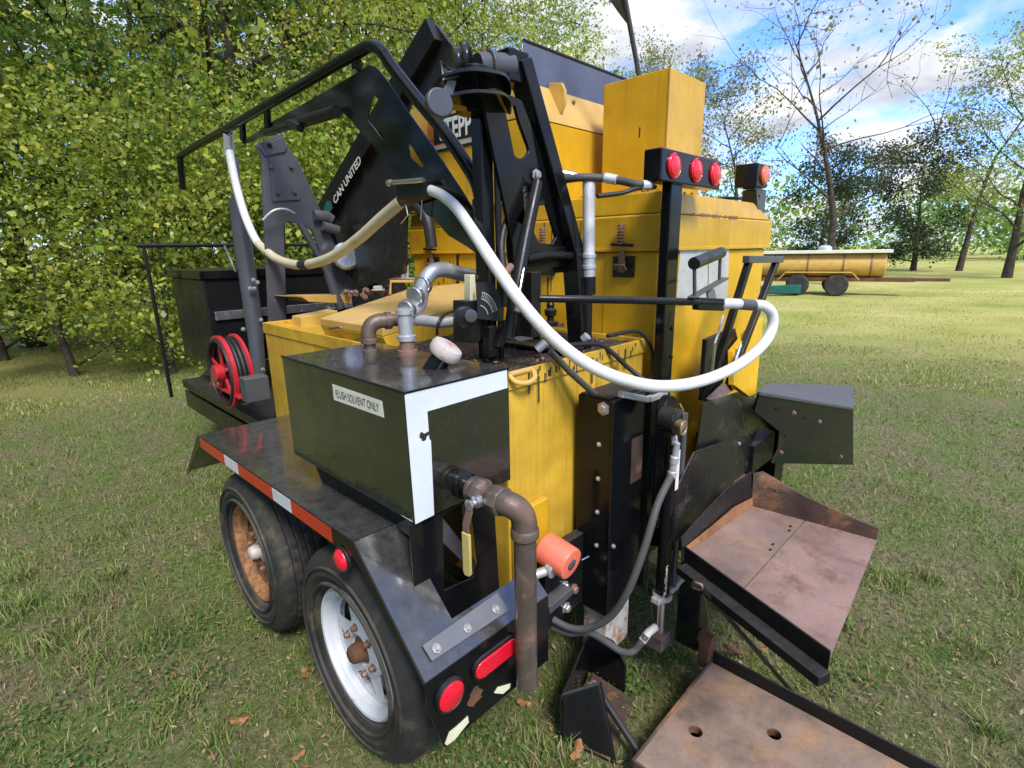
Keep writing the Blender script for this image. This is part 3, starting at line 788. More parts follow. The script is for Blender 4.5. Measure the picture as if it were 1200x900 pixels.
# ---- fender over the two wheels
PROF = [(.913, .584), (1.212, .857), (1.30, .853), (2.60, .828), (2.90, .57)]
def slab(profile, x0, x1, t):
    mb = MB(); n = len(profile)
    for i in range(n - 1):
        (y0, z0), (y1, z1) = profile[i], profile[i + 1]
        mb.hexa([(x0, y0, z0 - t), (x1, y0, z0 - t), (x1, y1, z1 - t), (x0, y1, z1 - t), (x0, y0, z0), (x1, y0, z0), (x1, y1, z1), (x0, y1, z1)])
    return mb
_fb = slab(PROF[1:4], .602, 1.07, .006)
_f2 = slab([PROF[0], (1.21, .8555)], .602, .750, .006); _fb.add(_f2.v, _f2.f)
_f2 = slab([PROF[0], (.985, .648)], .7505, 1.07, .006); _fb.add(_f2.v, _f2.f)
_f2 = slab(PROF[3:], .602, 1.07, .006); _fb.add(_f2.v, _f2.f)
_fb.box((.751, .913, .40), (1.07, .916, .575))
fender = part("fender", _fb, 'tank_black', T, label="black tandem fender with scuffed flat top")
mb = MB()
pl = [(.600, y, z + .001) for y, z in PROF] + [(.600, y, z - d) for (y, z), d in reversed(list(zip(PROF, (.012, .05, .052, .052, .02))))]
mb.prism(pl, (.005, 0, 0)); part("fender_skirt", mb, 'black', fender)
# alternating red and white reflective strip on the skirt
segs = [(1.332, 1.631, 'red_tape'), (1.631, 1.779, 'tape'), (1.779, 2.06, 'red_tape'), (2.06, 2.247, 'tape'), (2.247, 2.52, 'red_tape')]
segs = [(1.332, 1.605, 'red_tape'), (1.606, 1.755, 'tape'), (1.756, 2.085, 'red_tape'), (2.086, 2.24, 'tape'), (2.241, 2.56, 'red_tape')]
for y0, y1, mt in segs:
    zz = lambda y: .853 - (y - 1.30) * (.025 / 1.30)
    mb = MB(); mb.hexa([(.5985, y0, zz(y0) - .047), (.5998, y0, zz(y0) - .047), (.5998, y1, zz(y1) - .047), (.5985, y1, zz(y1) - .047),
                        (.5985, y0, zz(y0) - .001), (.5998, y0, zz(y0) - .001), (.5998, y1, zz(y1) - .001), (.5985, y1, zz(y1) - .001)])
    part("reflective_strip", mb, mt, fender, label="red reflective strip on the fender edge" if mt == 'red_tape' else "white reflective strip on the fender edge")
mb = MB(); mb.lathe((.597, 1.277, .775), (-1, 0, 0), [(.033, -.002), (.033, .004), (.030, .010), (.020, .017), (.0, .020)], n=28)
mk = part("side_marker_lamp", mb, 'red_lens', T)
mb = MB(); mb.lathe((.5995, 1.277, .775), (-1, 0, 0), [(.040, -.004), (.040, .004), (.034, .006)], n=28); mb.box((.601, 1.25, .76), (.606, 1.30, .83)); part("lamp_ring", mb, 'black_rubber', mk)
# rear plate with the two tail lights
mb = MB(); mb.prism([(.602, .912, .586), (1.07, .912, .586), (1.07, .912, .350), (.648, .912, .352), (.606, .912, .50)], (0, .006, 0))
tp = part("tail_light_plate", mb, 'black', T, .001)
mb = MB(); mb.lathe((0, 0, 0), (0, -1, 0), [(.052, -.002), (.052, .008), (.045, .012), (.043, .008)], n=36)
cx, cy, cz = (0.673, 0.911, 0.507)
mb = MB(); mb.lathe((cx, .911, cz), (0, -1, 0), [(.048, 0), (.048, .009), (.043, .013), (.040, .009)], n=36); lr = part("lamp_grommet", mb, 'dull_black', tp)
mb = MB(); mb.lathe((cx, .911, cz), (0, -1, 0), [(.041, .004), (.040, .012), (.030, .017), (.0, .019)], n=36); part("round_tail_lamp", mb, 'red_lens', T)
def stadium(c, hw, r, k=10):
    pts = []
    for s, a0 in ((1, -90), (-1, 90)):
        for i in range(k + 1):
            a = R(a0 + 180 * i / k); pts.append((c[0] + s * hw + r * math.cos(a), c[1], c[2] + r * math.sin(a)))
    return pts
oc = (0.838, 0.911, 0.515)
mb = MB(); mb.prism(stadium((oc[0], .911, oc[2]), .054, .036), (0, -.010, 0), [stadium((oc[0], .911, oc[2]), .054, .028)]); part("lamp_grommet", mb, 'dull_black', tp, .002)
mb = MB(); mb.prism(stadium((oc[0], .909, oc[2]), .054, .0275), (0, -.012, 0)); part("oval_tail_lamp", mb, 'red_lens', T, .005)
mb = MB(); mb.prism([(0.649, 0.911, 0.364), (0.665, 0.911, 0.390), (0.691, 0.911, 0.389), (0.730, 0.911, 0.392), (0.732, 0.911, 0.370), (0.707, 0.911, 0.361), (0.683, 0.911, 0.352), (0.657, 0.911, 0.354)], (0, -.0015, 0)); part("sticker_scrap", mb, 'cream', tp)
mb = MB(); mb.prism([(0.830, 0.911, 0.396), (0.844, 0.911, 0.406), (0.896, 0.911, 0.382), (0.892, 0.911, 0.369), (0.863, 0.911, 0.369)], (0, -.0015, 0)); part("sticker_scrap", mb, 'cream', tp)
rnd = random.Random(6); rc_ = V((0.760, 0.911, 0.435))
mb = MB(); mb.prism([rc_ + V((math.cos(t) * rnd.uniform(.016, .034), 0, math.sin(t) * rnd.uniform(.018, .036))) for t in np.linspace(0, 6.283, 19)[:-1]], (0, -.0006, 0)); part("rust_patch", mb, 'rust', tp)
# angle bracket bolted across the sloping end of the fender
SN = (0.0, -.273, .307, -.0677)
b0, b1, b2, b3 = (0.638, 0.969, 0.641), (0.912, 0.976, 0.647), (0.916, 0.931, 0.608), (0.642, 0.935, 0.611)
mb = MB(); mb.prism([b0, b1, b2, b3], (0, -.004, .005)); ab = part("angle_bracket", mb, 'light_steel', T, .0015)
for q in ((0.666, 0.944, 0.631), (0.770, 0.943, 0.630), (0.876, 0.943, 0.630)):
    mb = MB(); mb.hexnut(q, (0, -.66, .75), .009, .009); part("bolt", mb, 'bolt', ab)

# ---- solvent tank on the rear of the fender
TX0, TX1, TY0, TY1, TZ0, TZ1 = .7025, 1.0685, 1.062, 1.791, .9245, 1.282
mb = MB(); mb.box((TX0, TY0, TZ0), (TX1, TY1, TZ1)); tank = part("solvent_tank", mb, 'tank_black', T, .006, label="glossy black flush solvent tank with dusty top", seg=3)
lab = [(0.702, 1.437, 1.243), (0.702, 1.170, 1.241), (0.702, 1.166, 1.197), (0.702, 1.437, 1.195)]
l0, l1, l3 = V(lab[3]), V(lab[2]), V(lab[0])
mb = MB(); mb.prism(lab, (-.0012, 0, 0)); lb = part("label_plate", mb, 'label', tank)
xd = (l1 - l0).normalized(); yd = V((0, xd.z, -xd.y)); yd = -yd if yd.z < 0 else yd
text("label_lettering", "FLUSH SOLVENT ONLY", l0 + xd * .018 + yd * .0115 + V((-.0015, 0, 0)), xd, yd, (l1 - l0).length - .036, .0235, 'ink', lb, bold=.0)
mb = MB(); y_ = TY0 - .0012
mb.prism([(0.701, 1.061, 1.281), (1.058, 1.061, 1.284), (1.060, 1.061, 1.224), (0.766, 1.061, 1.220), (0.767, 1.061, 1.146), (0.772, 1.061, 1.138), (0.768, 1.061, 0.926), (0.706, 1.061, 0.923)], (0, .001, 0)); part("reflective_tape", mb, 'tape', tank, label="white reflective tape round the top and side of the tank end")
mb = MB()
rnd = random.Random(2)
cc = V((0.750, 1.060, 1.158))
mb.prism([cc + V((math.cos(t / 12 * 6.283), 0, math.sin(t / 12 * 6.283))) * rnd.uniform(.006, .018) for t in range(12)], (0, -.0004, 0)); part("tar_smear", mb, 'ink', tank)
# welded rim along the top edges
mb = MB()
mb.box((TX0 - .003, TY0 - .003, TZ1 - .003), (TX0 + .004, TY1, TZ1 + .003)); mb.box((TX0 + .005, TY0 - .003, TZ1 - .0025), (TX1, TY0 + .004, TZ1 + .0028))
part("weld_seam", mb, 'black', tank, .001)
# filler neck and cap, leaning
q = V((0.929, 1.238, 1.282)); cc = V((0.955, 1.205, 1.342)); ax = (cc - q).normalized(); LN = (cc - q).length
mb = MB(); mb.lathe(q, ax, [(.031, -.02), (.031, LN - .02)], n=24); part("filler_neck", mb, 'black', tank)
mb = MB(); mb.lathe(cc, ax, [(.030, -.032), (.043, -.028), (.049, -.018), (.049, .000), (.045, .009), (.034, .013), (.0, .015)], n=32); part("filler_cap", mb, 'cap_white', tank, label="worn white filler cap stained rusty red")
# plumbing on the tank top
e1 = V((0.929, 1.597, 1.282)); p2 = V((1.012, 1.494, 1.282))
mb = MB()
mb.lathe(e1, (0, 0, 1), [(.026, 0), (.026, .012), (.020, .016), (.020, .035), (.029, .036), (.029, .05), (.024, .055)], n=20)
z1 = e1.z + .105
mb.tube([e1 + V((0, 0, .05)), e1 + V((0, 0, .075)), e1 + V((.012, -.003, .098)), e1 + V((.035, -.01, .108)), e1 + V((.06, -.02, .108))], .026, 16, smooth=4)
mb.lathe(e1 + V((.055, -.02, .108)), (.96, -.28, 0), [(.030, 0), (.030, .02), (.022, .021), (.022, .09)], n=18)
part("elbow_pipe", mb, 'pipe', tank)
tee = p2 + V((.0, .0, .112))
mb = MB(); mb.lathe(p2, (0, 0, 1), [(.034, 0), (.034, .012), (.026, .014), (.026, .05)], n=20); part("pipe_nipple", mb, 'rust_bolt', tank)
mb = MB()
mb.lathe(p2 + V((0, 0, .045)), (0, 0, 1), [(.031, 0), (.032, .016), (.026, .02), (.026, .085), (.032, .09), (.032, .105), (.024, .108)], n=22)
part("pipe_tee", mb, 'galv', tank)
yk = p2.y
riser = [p2 + V((0, 0, .14)), V((1.078, 1.515, 1.432)), V((1.105, 1.505, 1.513)), V((1.137, 1.500, 1.549)), V((1.186, 1.500, 1.556)), V((1.257, 1.510, 1.541)), V((1.352, 1.520, 1.525))]
mb = MB(); mb.tube(riser, .0265, 18, smooth=6); part("riser_pipe", mb, 'galv', tank, label="galvanised pipe bending up and over from the tank")
mb = MB(); d = (riser[1] - riser[0]).normalized()
for t in (.10, .55, .95):
    c = riser[0].lerp(riser[2], t); mb.lathe(c, d, [(.030, -.012), (.033, -.009), (.033, .009), (.030, .012)], n=22)
part("pipe_collar", mb, 'silver', tank)
mb = MB(); mb.tube([e1 + V((.10, -.03, .108)), p2 + V((0, .01, .12)), V((1.159, 1.500, 1.371)), V((1.263, 1.480, 1.368))], .020, 16); part("cross_pipe", mb, 'galv', tank)
mb = MB(); mb.tube([V((1.137, 1.490, 1.332)), V((1.132, 1.470, 1.377)), V((1.180, 1.490, 1.400)), V((1.278, 1.520, 1.408)), V((1.401, 1.600, 1.433))], .0055, 8, smooth=5); part("thin_cable", mb, 'black_rubber', tank)
# lever valve and the drain pipe
vz = .980; vx = .872
mb = MB(); mb.lathe((vx, 1.062, vz), (0, -1, 0), [(.040, 0), (.040, .012), (.031, .016), (.031, .05)], n=24); part("tank_flange", mb, 'black', tank)
mb = MB(); mb.lathe((vx, 1.05, vz), (0, -1, 0), [(.030, 0), (.030, .028), (.036, .030), (.036, .045)], n=24); mb.lathe((vx, 1.004, vz), (0, -1, 0), [(.039, 0), (.041, .004), (.041, .030), (.033, .042), (.033, .062), (.041, .074), (.041, .104), (.039, .108)], n=8)
vb = part("ball_valve", mb, 'pipe', T, .003)
mb = MB(); mb.lathe((vx - .034, .952, vz), (-1, 0, 0), [(.017, 0), (.017, .018), (.010, .020), (.010, .034), (.015, .035), (.015, .040)], n=12); part("valve_stem", mb, 'silver', vb)
h0 = V((vx - .068, .952, vz - .002))
mb = MB()
hp = [h0 + V((0, 0, .012)), h0 + V((0, -.004, -.03)), h0 + V((-.004, .012, -.065)), h0 + V((-.004, .016, -.09))]
mb.prism([h0 + V((0, a, b)) for a, b in ((-.014, .014), (.012, .014), (.015, -.02), (.030, -.06), (.030, -.10), (.006, -.10), (.006, -.06), (-.010, -.02))], (-.004, 0, 0)); part("valve_lever", mb, 'rust_bolt', vb, .001)
gp = MB(); gp.prism([h0 + V((.003, a, b)) for a, b in ((.003, -.085), (.033, -.085), (.034, -.205), (.028, -.216), (.010, -.214), (.004, -.204))], (-.010, 0, 0)); part("lever_grip", gp, 'valve_yellow', vb, .003)
PX, PY = .905, .853
el = [(vx, .905, vz), (vx + .004, .885, vz - .001), (vx + .016, .866, vz - .012), (vx + .028, .856, vz - .034), (PX, PY, vz - .062), (PX, PY, vz - .085)]
mb = MB(); mb.tube(el, .0335, 20, smooth=5); mb.lathe((PX, PY, vz - .075), (0, 0, -1), [(.0345, -.005), (.038, 0), (.038, .020), (.034, .024)], n=24); part("pipe_elbow", mb, 'pipe', T)
mb = MB(); mb.lathe((PX, PY, vz - .09), (0, 0, -1), [(.0305, 0), (.0305, .480), (.025, .480), (.025, .44), (.0, .44)], n=28); part("drain_pipe", mb, 'pipe', T, label="rusty vertical drain pipe below the lever valve")
# bracket that carries the tank, with its window
PB = 1.075
mb = MB(); mb.prism([(0.697, 1.075, 0.918), (1.003, 1.075, 0.928), (1.026, 1.075, 0.357), (0.698, 1.075, 0.415)], (0, .006, 0),
   [[(0.807, 1.075, 0.898), (0.832, 1.075, 0.910), (0.912, 1.075, 0.906), (0.930, 1.075, 0.694), (0.914, 1.075, 0.654), (0.799, 1.075, 0.667)]])
sb = part("tank_support", mb, 'black', T, .0015)
mb = MB(); mb.prism([(.735, 1.08, TZ0 - .002), (.735, 1.72, TZ0 - .002), (.735, 1.66, .846), (.735, 1.08, .846)], (.008, 0, 0)); part("side_gusset", mb, 'black', sb)
mb = MB(); mb.prism([(0.828, 1.110, 0.880), (0.989, 1.160, 0.643), (1.001, 1.160, 0.570), (0.823, 1.110, 0.803)], (.002, .004, 0)); part("grey_gusset", mb, 'grey_steel', sb)
mb = MB(); mb.box((.78, 1.30, .55), (1.06, 1.306, TZ0 - .004)); part("rear_shield", mb, 'dull_black', sb)

# ---- the long yellow tank beside it, with tar covered top
mb = MB(); mb.box((1.085, 1.09, .47), (1.88, 2.95, 1.235)); yb = part("yellow_side_tank", mb, 'yellow_stained', T, .008, label="yellow side tank streaked with tar", seg=3)
mb = MB()
mb.box((1.080, 1.083, 1.205), (1.885, 1.094, 1.262)); mb.box((1.080, 1.095, 1.205), (1.092, 2.957, 1.2615)); mb.box((1.093, 2.946, 1.205), (1.885, 2.957, 1.262)); mb.box((1.873, 1.095, 1.205), (1.8845, 2.945, 1.2615))
part("tank_rim", mb, 'yellow_stained', yb, .003)
mb = MB()
rnd = random.Random(8); k = 26
for i in range(k):
    for j in range(16):
        pass
xs = np.linspace(1.094, 1.87, 40); ys = np.linspace(1.096, 2.1, 60)
rgt = np.random.default_rng(4); zt = 1.2385 + rgt.random((60, 40)) * .008
mb.add([(x, y, float(zt[j, i])) for j, y in enumerate(ys) for i, x in enumerate(xs)], [(j * 40 + i, j * 40 + i + 1, (j + 1) * 40 + i + 1, (j + 1) * 40 + i) for j in range(59) for i in range(39)])
part("tar_crust", mb, 'tar', yb, angle=20)
mb = MB()
for i in range(420):
    x, y = rnd.uniform(1.1, 1.86), rnd.uniform(1.1, 2.0); s = rnd.uniform(.004, .012)
    pts = [(x + rnd.uniform(-s, s), y + rnd.uniform(-s, s), 1.241 + rnd.uniform(0, s * 1.6)) for _ in range(4)]
    mb.add(pts, [(0, 1, 2), (0, 1, 3), (1, 2, 3), (0, 2, 3)])
st = part("loose_grit", mb, 'dry_leaf', yb); st['kind'] = 'stuff'
# lifting eye: a flat yellow loop at the rear rim
c0 = V((1.143, 1.080, 1.238))
mb = MB(); pth = [c0 + V((-.052, .006, .014))] + [c0 + V((math.cos(t) * .050, -.020 * math.sin(t) - .004, -.018 * math.sin(t) + .004)) for t in np.linspace(math.pi * .95, .05 * math.pi, 12)] + [c0 + V((.052, .006, .014))]
mb.tube(pth, .0085, 10); mb.tube([c0 + V((-.05, .006, .016)), c0 + V((.05, .006, .016))], .009, 10); part("lifting_eye", mb, 'yellow_pale', yb)
# lower apron of the tank beneath the valve
mb = MB(); mb.box((1.088, 1.062, .50), (1.25, 1.089, .80)); part("tank_apron", mb, 'yellow', yb, .006)

# tar that has run down over the rim and rear wall
rnd = random.Random(14); mb = MB()
def drip(x, y, z, L, w, nx, ny):
    # a thin raised run of tar hanging down a wall that faces (nx, ny)
    tx, ty = -ny, nx
    pts = [(-w, 0), (-w * .8, -L * .5), (-w * .7, -L * .9), (0, -L), (w * .7, -L * .9), (w * .6, -L * .4), (w, 0)]
    mb.prism([(x + tx * a, y + ty * a, z + b) for a, b in pts], (nx * .0016, ny * .0016, 0))
for i in range(30): drip(rnd.choice((1.22, 1.3, 1.42, 1.6, 1.75)) + rnd.gauss(0, .035), 1.0824, rnd.uniform(1.225, 1.262), rnd.uniform(.008, .045) if i % 6 else rnd.uniform(.05, .13), rnd.uniform(.0012, .0055), 0, -1)
for i in range(16): drip(1.9408, rnd.uniform(1.35, 2.5), rnd.uniform(1.40, 1.60), rnd.uniform(.03, .16), rnd.uniform(.0015, .004), -1, 0)
for i in range(12): drip(1.9288, rnd.uniform(1.35, 2.5), rnd.uniform(1.69, 1.745), rnd.uniform(.02, .09), rnd.uniform(.0015, .004), -1, 0)
td = part("tar_drips", mb, 'tar', yb); td['kind'] = 'stuff'
# sloping hatch lid on the side tank
h = [V((1.125, 2.36, 1.325)), V((1.135, 1.80, 1.325)), V((1.85, 2.00, 1.350)), V((1.85, 2.62, 1.415))]
h[1] = V((1.128, 1.83, 1.325)); h[2] = V((1.820, 2.051, 1.396)); h[3] = V((1.840, 2.669, 1.412))
h[2] = V((1.900, 1.944, 1.399)); h2b = V((1.905, 2.116, 1.459)); h[3] = V((1.870, 2.660, 1.410))
mb = MB(); mb.prism([h[0], h[1], h[2], h2b, h[3]], (0, 0, -.035)); hl = part("hatch_lid", mb, 'yellow_pale', yb, .004, label="pale yellow sloping hatch lid")
mb = MB(); mb.hexa([V((p.x + s * .02, p.y, 1.237)) for p, s in zip(h, (1, 1, -1, -1))] + [p - V((0, 0, .036)) for p in h]); part("hatch_coaming", mb, 'yellow_stained', yb, .003)
hh = [V((1.636, 2.550, 1.391)), V((1.647, 2.550, 1.461)), V((1.766, 2.500, 1.456)), V((1.785, 2.500, 1.392))]
mb = MB(); mb.tube(hh, .008, 8); part("hatch_handle", mb, 'yellow_pale', hl)
mb = MB(); mb.tube([(1.120, 2.267, 1.286), (1.110, 2.149, 1.305), (1.120, 2.146, 1.300)], .006, 8); part("hatch_latch", mb, 'rust_bolt', yb)
mb = MB(); mb.prism([(1.235, 2.930, 1.285), (1.450, 2.930, 1.303), (1.447, 2.930, 1.183), (1.226, 2.930, 1.214)], (0, -.12, 0)); part("valve_box", mb, 'yellow_pale', yb, .004)
mb = MB(); mb.prism([(1.256, 3.050, 1.386), (1.677, 3.050, 1.366), (1.671, 3.050, 1.308), (1.397, 3.050, 1.341), (1.359, 3.050, 1.369)], (0, .25, -.006)); part("folded_cover", mb, 'yellow_pale', T, .003)

# ---- kettle (the big yellow heated box) with its lid
KX0, KX1, KY0, KY1 = 1.93, 3.10, 1.07, 2.74
mb = MB(); mb.box((KX0 + .012, KY0 + .012, .56), (KX1, KY1, 1.604)); kettle = part("kettle", mb, 'yellow_rear', T, .012, label="big yellow heated kettle body", seg=3)
mb = MB()
mb.box((KX0, KY0, 1.606), (KX1 + .045, KY1 + .02, 1.748))
lid = part("kettle_lid", mb, 'yellow', kettle, .010, label="overhanging yellow kettle lid")
mb = MB()
mb.hexa([(KX0 + .006, KY0 + .004, 1.749), (KX1 + .03, KY0 + .004, 1.749), (KX1 + .03, KY1 + .01, 1.749), (KX0 + .006, KY1 + .01, 1.749),
         (KX0 + .016, KY0 + .020, 1.832), (2.90, KY0 + .020, 1.832), (2.90, KY1, 1.832), (KX0 + .016, KY1, 1.832)])
part("lid_crown", mb, 'yellow', lid, .006)
# fold lines and seams standing slightly proud
mb = MB(); mb.box((KX0 - .004, KY0 - .003, 1.604), (KX1 + .047, KY0 + .006, 1.618)); mb.box((KX0 - .004, KY0 + .007, 1.604), (KX0 + .006, KY1, 1.618)); part("lid_rim", mb, 'yellow', lid, .002)
mb = MB()
for y in (1.33, 1.52, 2.30): mb.box((KX0 + .008, y, .80), (KX0 + .0135, y + .004, 1.600))
part("panel_seam", mb, 'yellow', kettle)
mb = MB(); mb.prism([(1.940, 2.357, 1.106), (1.940, 2.334, 1.114), (1.939, 2.302, 1.601), (1.940, 2.324, 1.601)], (-.002, 0, 0)); part("panel_gap", mb, 'ink', kettle)
for px_, yy in ((0, 1.235), (1, 2.53), (2, 1.66)):
    zb = 1.50
    mb = MB(); mb.box((KX0 - .004, yy - .050, zb), (KX0 + .011, yy + .050, zb + .085)); lp = part("latch_plate", mb, 'dull_black', kettle, .002)
    mb = MB(); mb.tube([(KX0 - .012, yy - .022, zb + .03), (KX0 - .03, yy - .022, zb + .05), (KX0 - .03, yy + .022, zb + .05), (KX0 - .012, yy + .022, zb + .03)], .006, 8); mb.box((KX0 - .018, yy - .014, zb + .02), (KX0 - .0045, yy + .014, zb + .11)); part("latch_hook", mb, 'rust_bolt', lp, .002)
    mb = MB(); mb.bar((KX0 - .022, yy - .055, zb + .128), (KX0 - .022, yy + .045, zb + .134), .02, .012); part("latch_arm", mb, 'dull_black', lp, .002)
    mb = MB(); mb.tube([(KX0 - .022 + .014 * math.cos(t), yy + .014 * math.sin(t), zb + .13 + .085 * t / (2 * math.pi * 7)) for t in np.linspace(0, 2 * math.pi * 7, 120)], .0032, 6); part("latch_spring", mb, 'rust_bolt', lp)
# foil sheet on the rear
pa = [(2.117, 1.080, 1.613), (2.611, 1.080, 1.616), (2.644, 1.080, 1.355), (2.109, 1.080, 1.375)]
mb = MB(); mb.prism(pa, (0, -.0015, 0)); part("foil_sheet", mb, 'foil', kettle, label="silver foil sheet on the kettle's rear")
mb = MB(); mb.prism([(2.382, 1.078, 1.610), (2.391, 1.078, 1.610), (2.418, 1.078, 1.401), (2.409, 1.078, 1.402)], (0, -.0004, 0)); part("sheet_crease", mb, 'rust_bolt', kettle)
# small printed warning line on the lid
pz = (2.189, 1.068, 1.751)
rnd = random.Random(5)
mb = MB(); x = pz[0]
for i in range(26):
    w = rnd.uniform(.005, .02)
    if rnd.random() < .8: mb.box((x, 1.0672, pz[2] - .004 - .0002 * i), (x + w, 1.0683, pz[2] + .006))
    x += w + .006
part("chipped_paint_line", mb, 'rust_bolt', lid)
mb = MB()
mb.tube([(2.689, 1.200, 1.844), (2.788, 1.200, 1.857), (3.100, 1.200, 1.869)], .008, 8); part("lid_rod", mb, 'dull_black', lid)

rnd = random.Random(23); mb = MB()
for i in range(240):
    x, y = (rnd.uniform(1.94, 2.3), rnd.uniform(1.1, 1.75)); s_ = rnd.uniform(.003, .011)
    pts = [(x + rnd.uniform(-s_, s_), y + rnd.uniform(-s_, s_), 1.832 + rnd.uniform(0, s_ * 1.8)) for _ in range(4)]
    mb.add(pts, [(0, 1, 2), (0, 1, 3), (1, 2, 3), (0, 2, 3)])
gl = part("lid_debris", mb, 'tar', lid); gl['kind'] = 'stuff'
# ---- hopper above the kettle
HX0, HX1, HY0, HY1 = 1.90, 3.0, 1.75, 2.72
mb = MB()
mb.hexa([(HX0 + .0, HY0, 1.834), (HX1, HY0, 1.834), (HX1, HY1, 1.834), (HX0, HY1, 1.834), (HX0, HY0, 2.20), (HX1, HY0, 2.20), (HX1, HY1, 2.20), (HX0, HY1, 2.20)])
hop = part("hopper", mb, 'yellow', T, .008, label="yellow hopper standing on the kettle")
mb = MB(); mb.hexa([(HX0 - .002, HY0 - .003, 2.201), (HX1 + .002, HY0 - .003, 2.201), (HX1 + .002, HY1 + .003, 2.201), (HX0 - .002, HY1 + .003, 2.201), (HX0 + .01, HY0 + .10, 2.385), (HX1 - .01, HY0 + .10, 2.385), (HX1 - .01, HY1, 2.385), (HX0 + .01, HY1, 2.385)])
part("hopper_shoulder", mb, 'yellow_pale', hop, .004, label="paler sloping upper panel of the hopper")  # paler, less saturated yellow than the hopper walls below
mb = MB()
s_tl, s_bl = V((2.019, 1.868, 2.560)), V((1.992, 1.846, 2.391)); s_bl.z = 2.366
mb.hexa([(s_bl.x, 1.846, s_bl.z), (HX1, 1.846, s_bl.z), (HX1, 1.852, s_bl.z), (s_bl.x, 1.852, s_bl.z), (s_tl.x, 1.868, s_tl.z), (HX1, 1.868, s_tl.z), (HX1, 1.874, s_tl.z), (s_tl.x, 1.874, s_tl.z)])
part("hopper_skirt", mb, 'skirt', hop, .001, label="dark slate sheet metal skirt on the hopper's rear edge")
mb = MB(); mb.tube([(s_tl.x, 1.871, s_tl.z), (HX1, 1.871, s_tl.z)], .009, 10); part("skirt_edge", mb, 'dull_black', hop)
lc = V(((2.193, 1.800, 2.307)))
mb = MB(); mb.prism([lc + V(p) for p in ((-.02, .05, -.09), (-.02, -.02, -.06), (-.02, -.05, -.01), (-.02, -.05, .05), (-.02, -.03, .085), (-.02, .05, .10))], (.018, 0, 0)); part("lifting_lug", mb, 'yellow_pale', hop, .003)
mb = MB(); mb.hexnut(V(((2.048, 1.800, 2.319))), (0, -1, 0), .008, .01); mb.hexnut(V(((2.333, 1.820, 2.341))), (0, -1, 0), .008, .01); part("skirt_bolt", mb, 'rust_bolt', hop)
mb = MB(); mb.box((HX0 + .02, HY0 + .06, 1.833), (HX0 + .28, HY0 + .25, 1.90)); part("hopper_flange", mb, 'yellow', hop, .004)
# sign: white letters on a dark panel, with the orange ring emblem to its left
sx = HX0 - .0015
s0, s1, s2, s3 = (1.899, 2.414, 2.163), (1.899, 1.838, 2.165), (1.899, 1.834, 2.300), (1.899, 2.402, 2.308)
yA, yB = V((1.899, 2.421, 2.257)).y, V((1.898, 2.002, 2.229)).y
zA, zB = 2.105, 2.215
zA = (V((1.899, 2.097, 2.179)).z); zB = V((1.898, 2.092, 2.286)).z
mb = MB(); mb.prism([(sx, yA, zA - .006), (sx, yB, zA - .006), (sx, yB, zB + .012), (sx, yA, zB + .012)], (-.002, 0, 0)); sg = part("name_sign", mb, 'sign_black', hop)
mb = MB(); mb.prism([(sx, yA, zA - .034), (sx, yB, zA - .034), (sx, yB, zA - .014), (sx, yA, zA - .014)], (-.002, 0, 0)); part("sign_stripe", mb, 'foil', hop)
mb = MB(); mb.prism([(sx, yA, zA - .048), (sx, yB, zA - .048), (sx, yB, zA - .034), (sx, yA, zA - .034)], (-.0018, 0, 0)); part("sign_underline", mb, 'sign_black', hop)
yS = V((1.899, 2.370, 2.249)).y; yE = V((1.898, 2.113, 2.247)).y
text("sign_lettering", "STEPP", (sx - .0025, yS, zA + .002), (0, -1, 0), (0, 0, 1), yS - yE, zB - zA - .002, 'white_ink', sg, bold=.03)
ec = V((1.899, 2.363, 2.248))
for r_ in (.062, .084, .106):
    mb = MB(); ts = np.linspace(R(75), R(-115), 22); n = len(ts)
    vs = [(sx - .0012, ec.y + math.cos(t) * q, ec.z + math.sin(t) * q) for q in (r_, r_ - .013) for t in ts]
    mb.add(vs, [(i, i + 1, n + i + 1, n + i) for i in range(n - 1)])
    part("ring_emblem", mb, 'orange_ink', hop)

# ---- tall yellow box with the flag pole
mb = MB(); mb.box((2.36, 1.30, 1.833), (2.715, 1.655, 2.392)); bx = part("engine_stack_box", mb, 'yellow', T, .004, label="tall plain yellow box beside the hopper")
mb = MB(); mb.box((2.357, 1.297, 1.835), (2.366, 1.306, 2.390)); part("corner_weld", mb, 'yellow_pale', bx, .002)
mb = MB(); p0 = V((2.359, 1.444, 2.147)); mb.box((2.3585, p0.y - .003, p0.z - .022), (2.3605, p0.y + .003, p0.z + .022)); part("slot", mb, 'ink', bx)
fp0 = V((2.45, 1.52, 2.385)); fp0 = V((2.418, 1.500, 2.428)); fp1 = V((2.314, 1.500, 2.635)); fd = (fp1 - fp0).normalized()
mb = MB(); mb.tube([fp0 - fd * .02, fp1 + fd * .55], .0115, 12); fl = part("flag_pole", mb, 'grey_steel', T)
mb = MB(); a = V((2.352, 1.500, 2.604)); cgrid = []
nu, nv = 14, 10
for j in range(nv + 1):
    v = j / nv
    for i in range(nu + 1):
        u = i / nu
        w = .012 + .10 * min(1, v * 4.0)
        pnt = a + fd * (.50 * v + .04 * u * v) + V((-.72, .66, .10)) * (u * w) + V((.66, .72, 0)) * (.014 * math.sin(u * 8 + v * 5) * u)
        cgrid.append(tuple(pnt))
mb.add(cgrid, [(j * (nu + 1) + i, j * (nu + 1) + i + 1, (j + 1) * (nu + 1) + i + 1, (j + 1) * (nu + 1) + i) for j in range(nv) for i in range(nu)])
fg_ = part("flag", mb, 'flag', fl, angle=80)
sd = fg_.modifiers.new("thickness", 'SOLIDIFY'); sd.thickness = .002

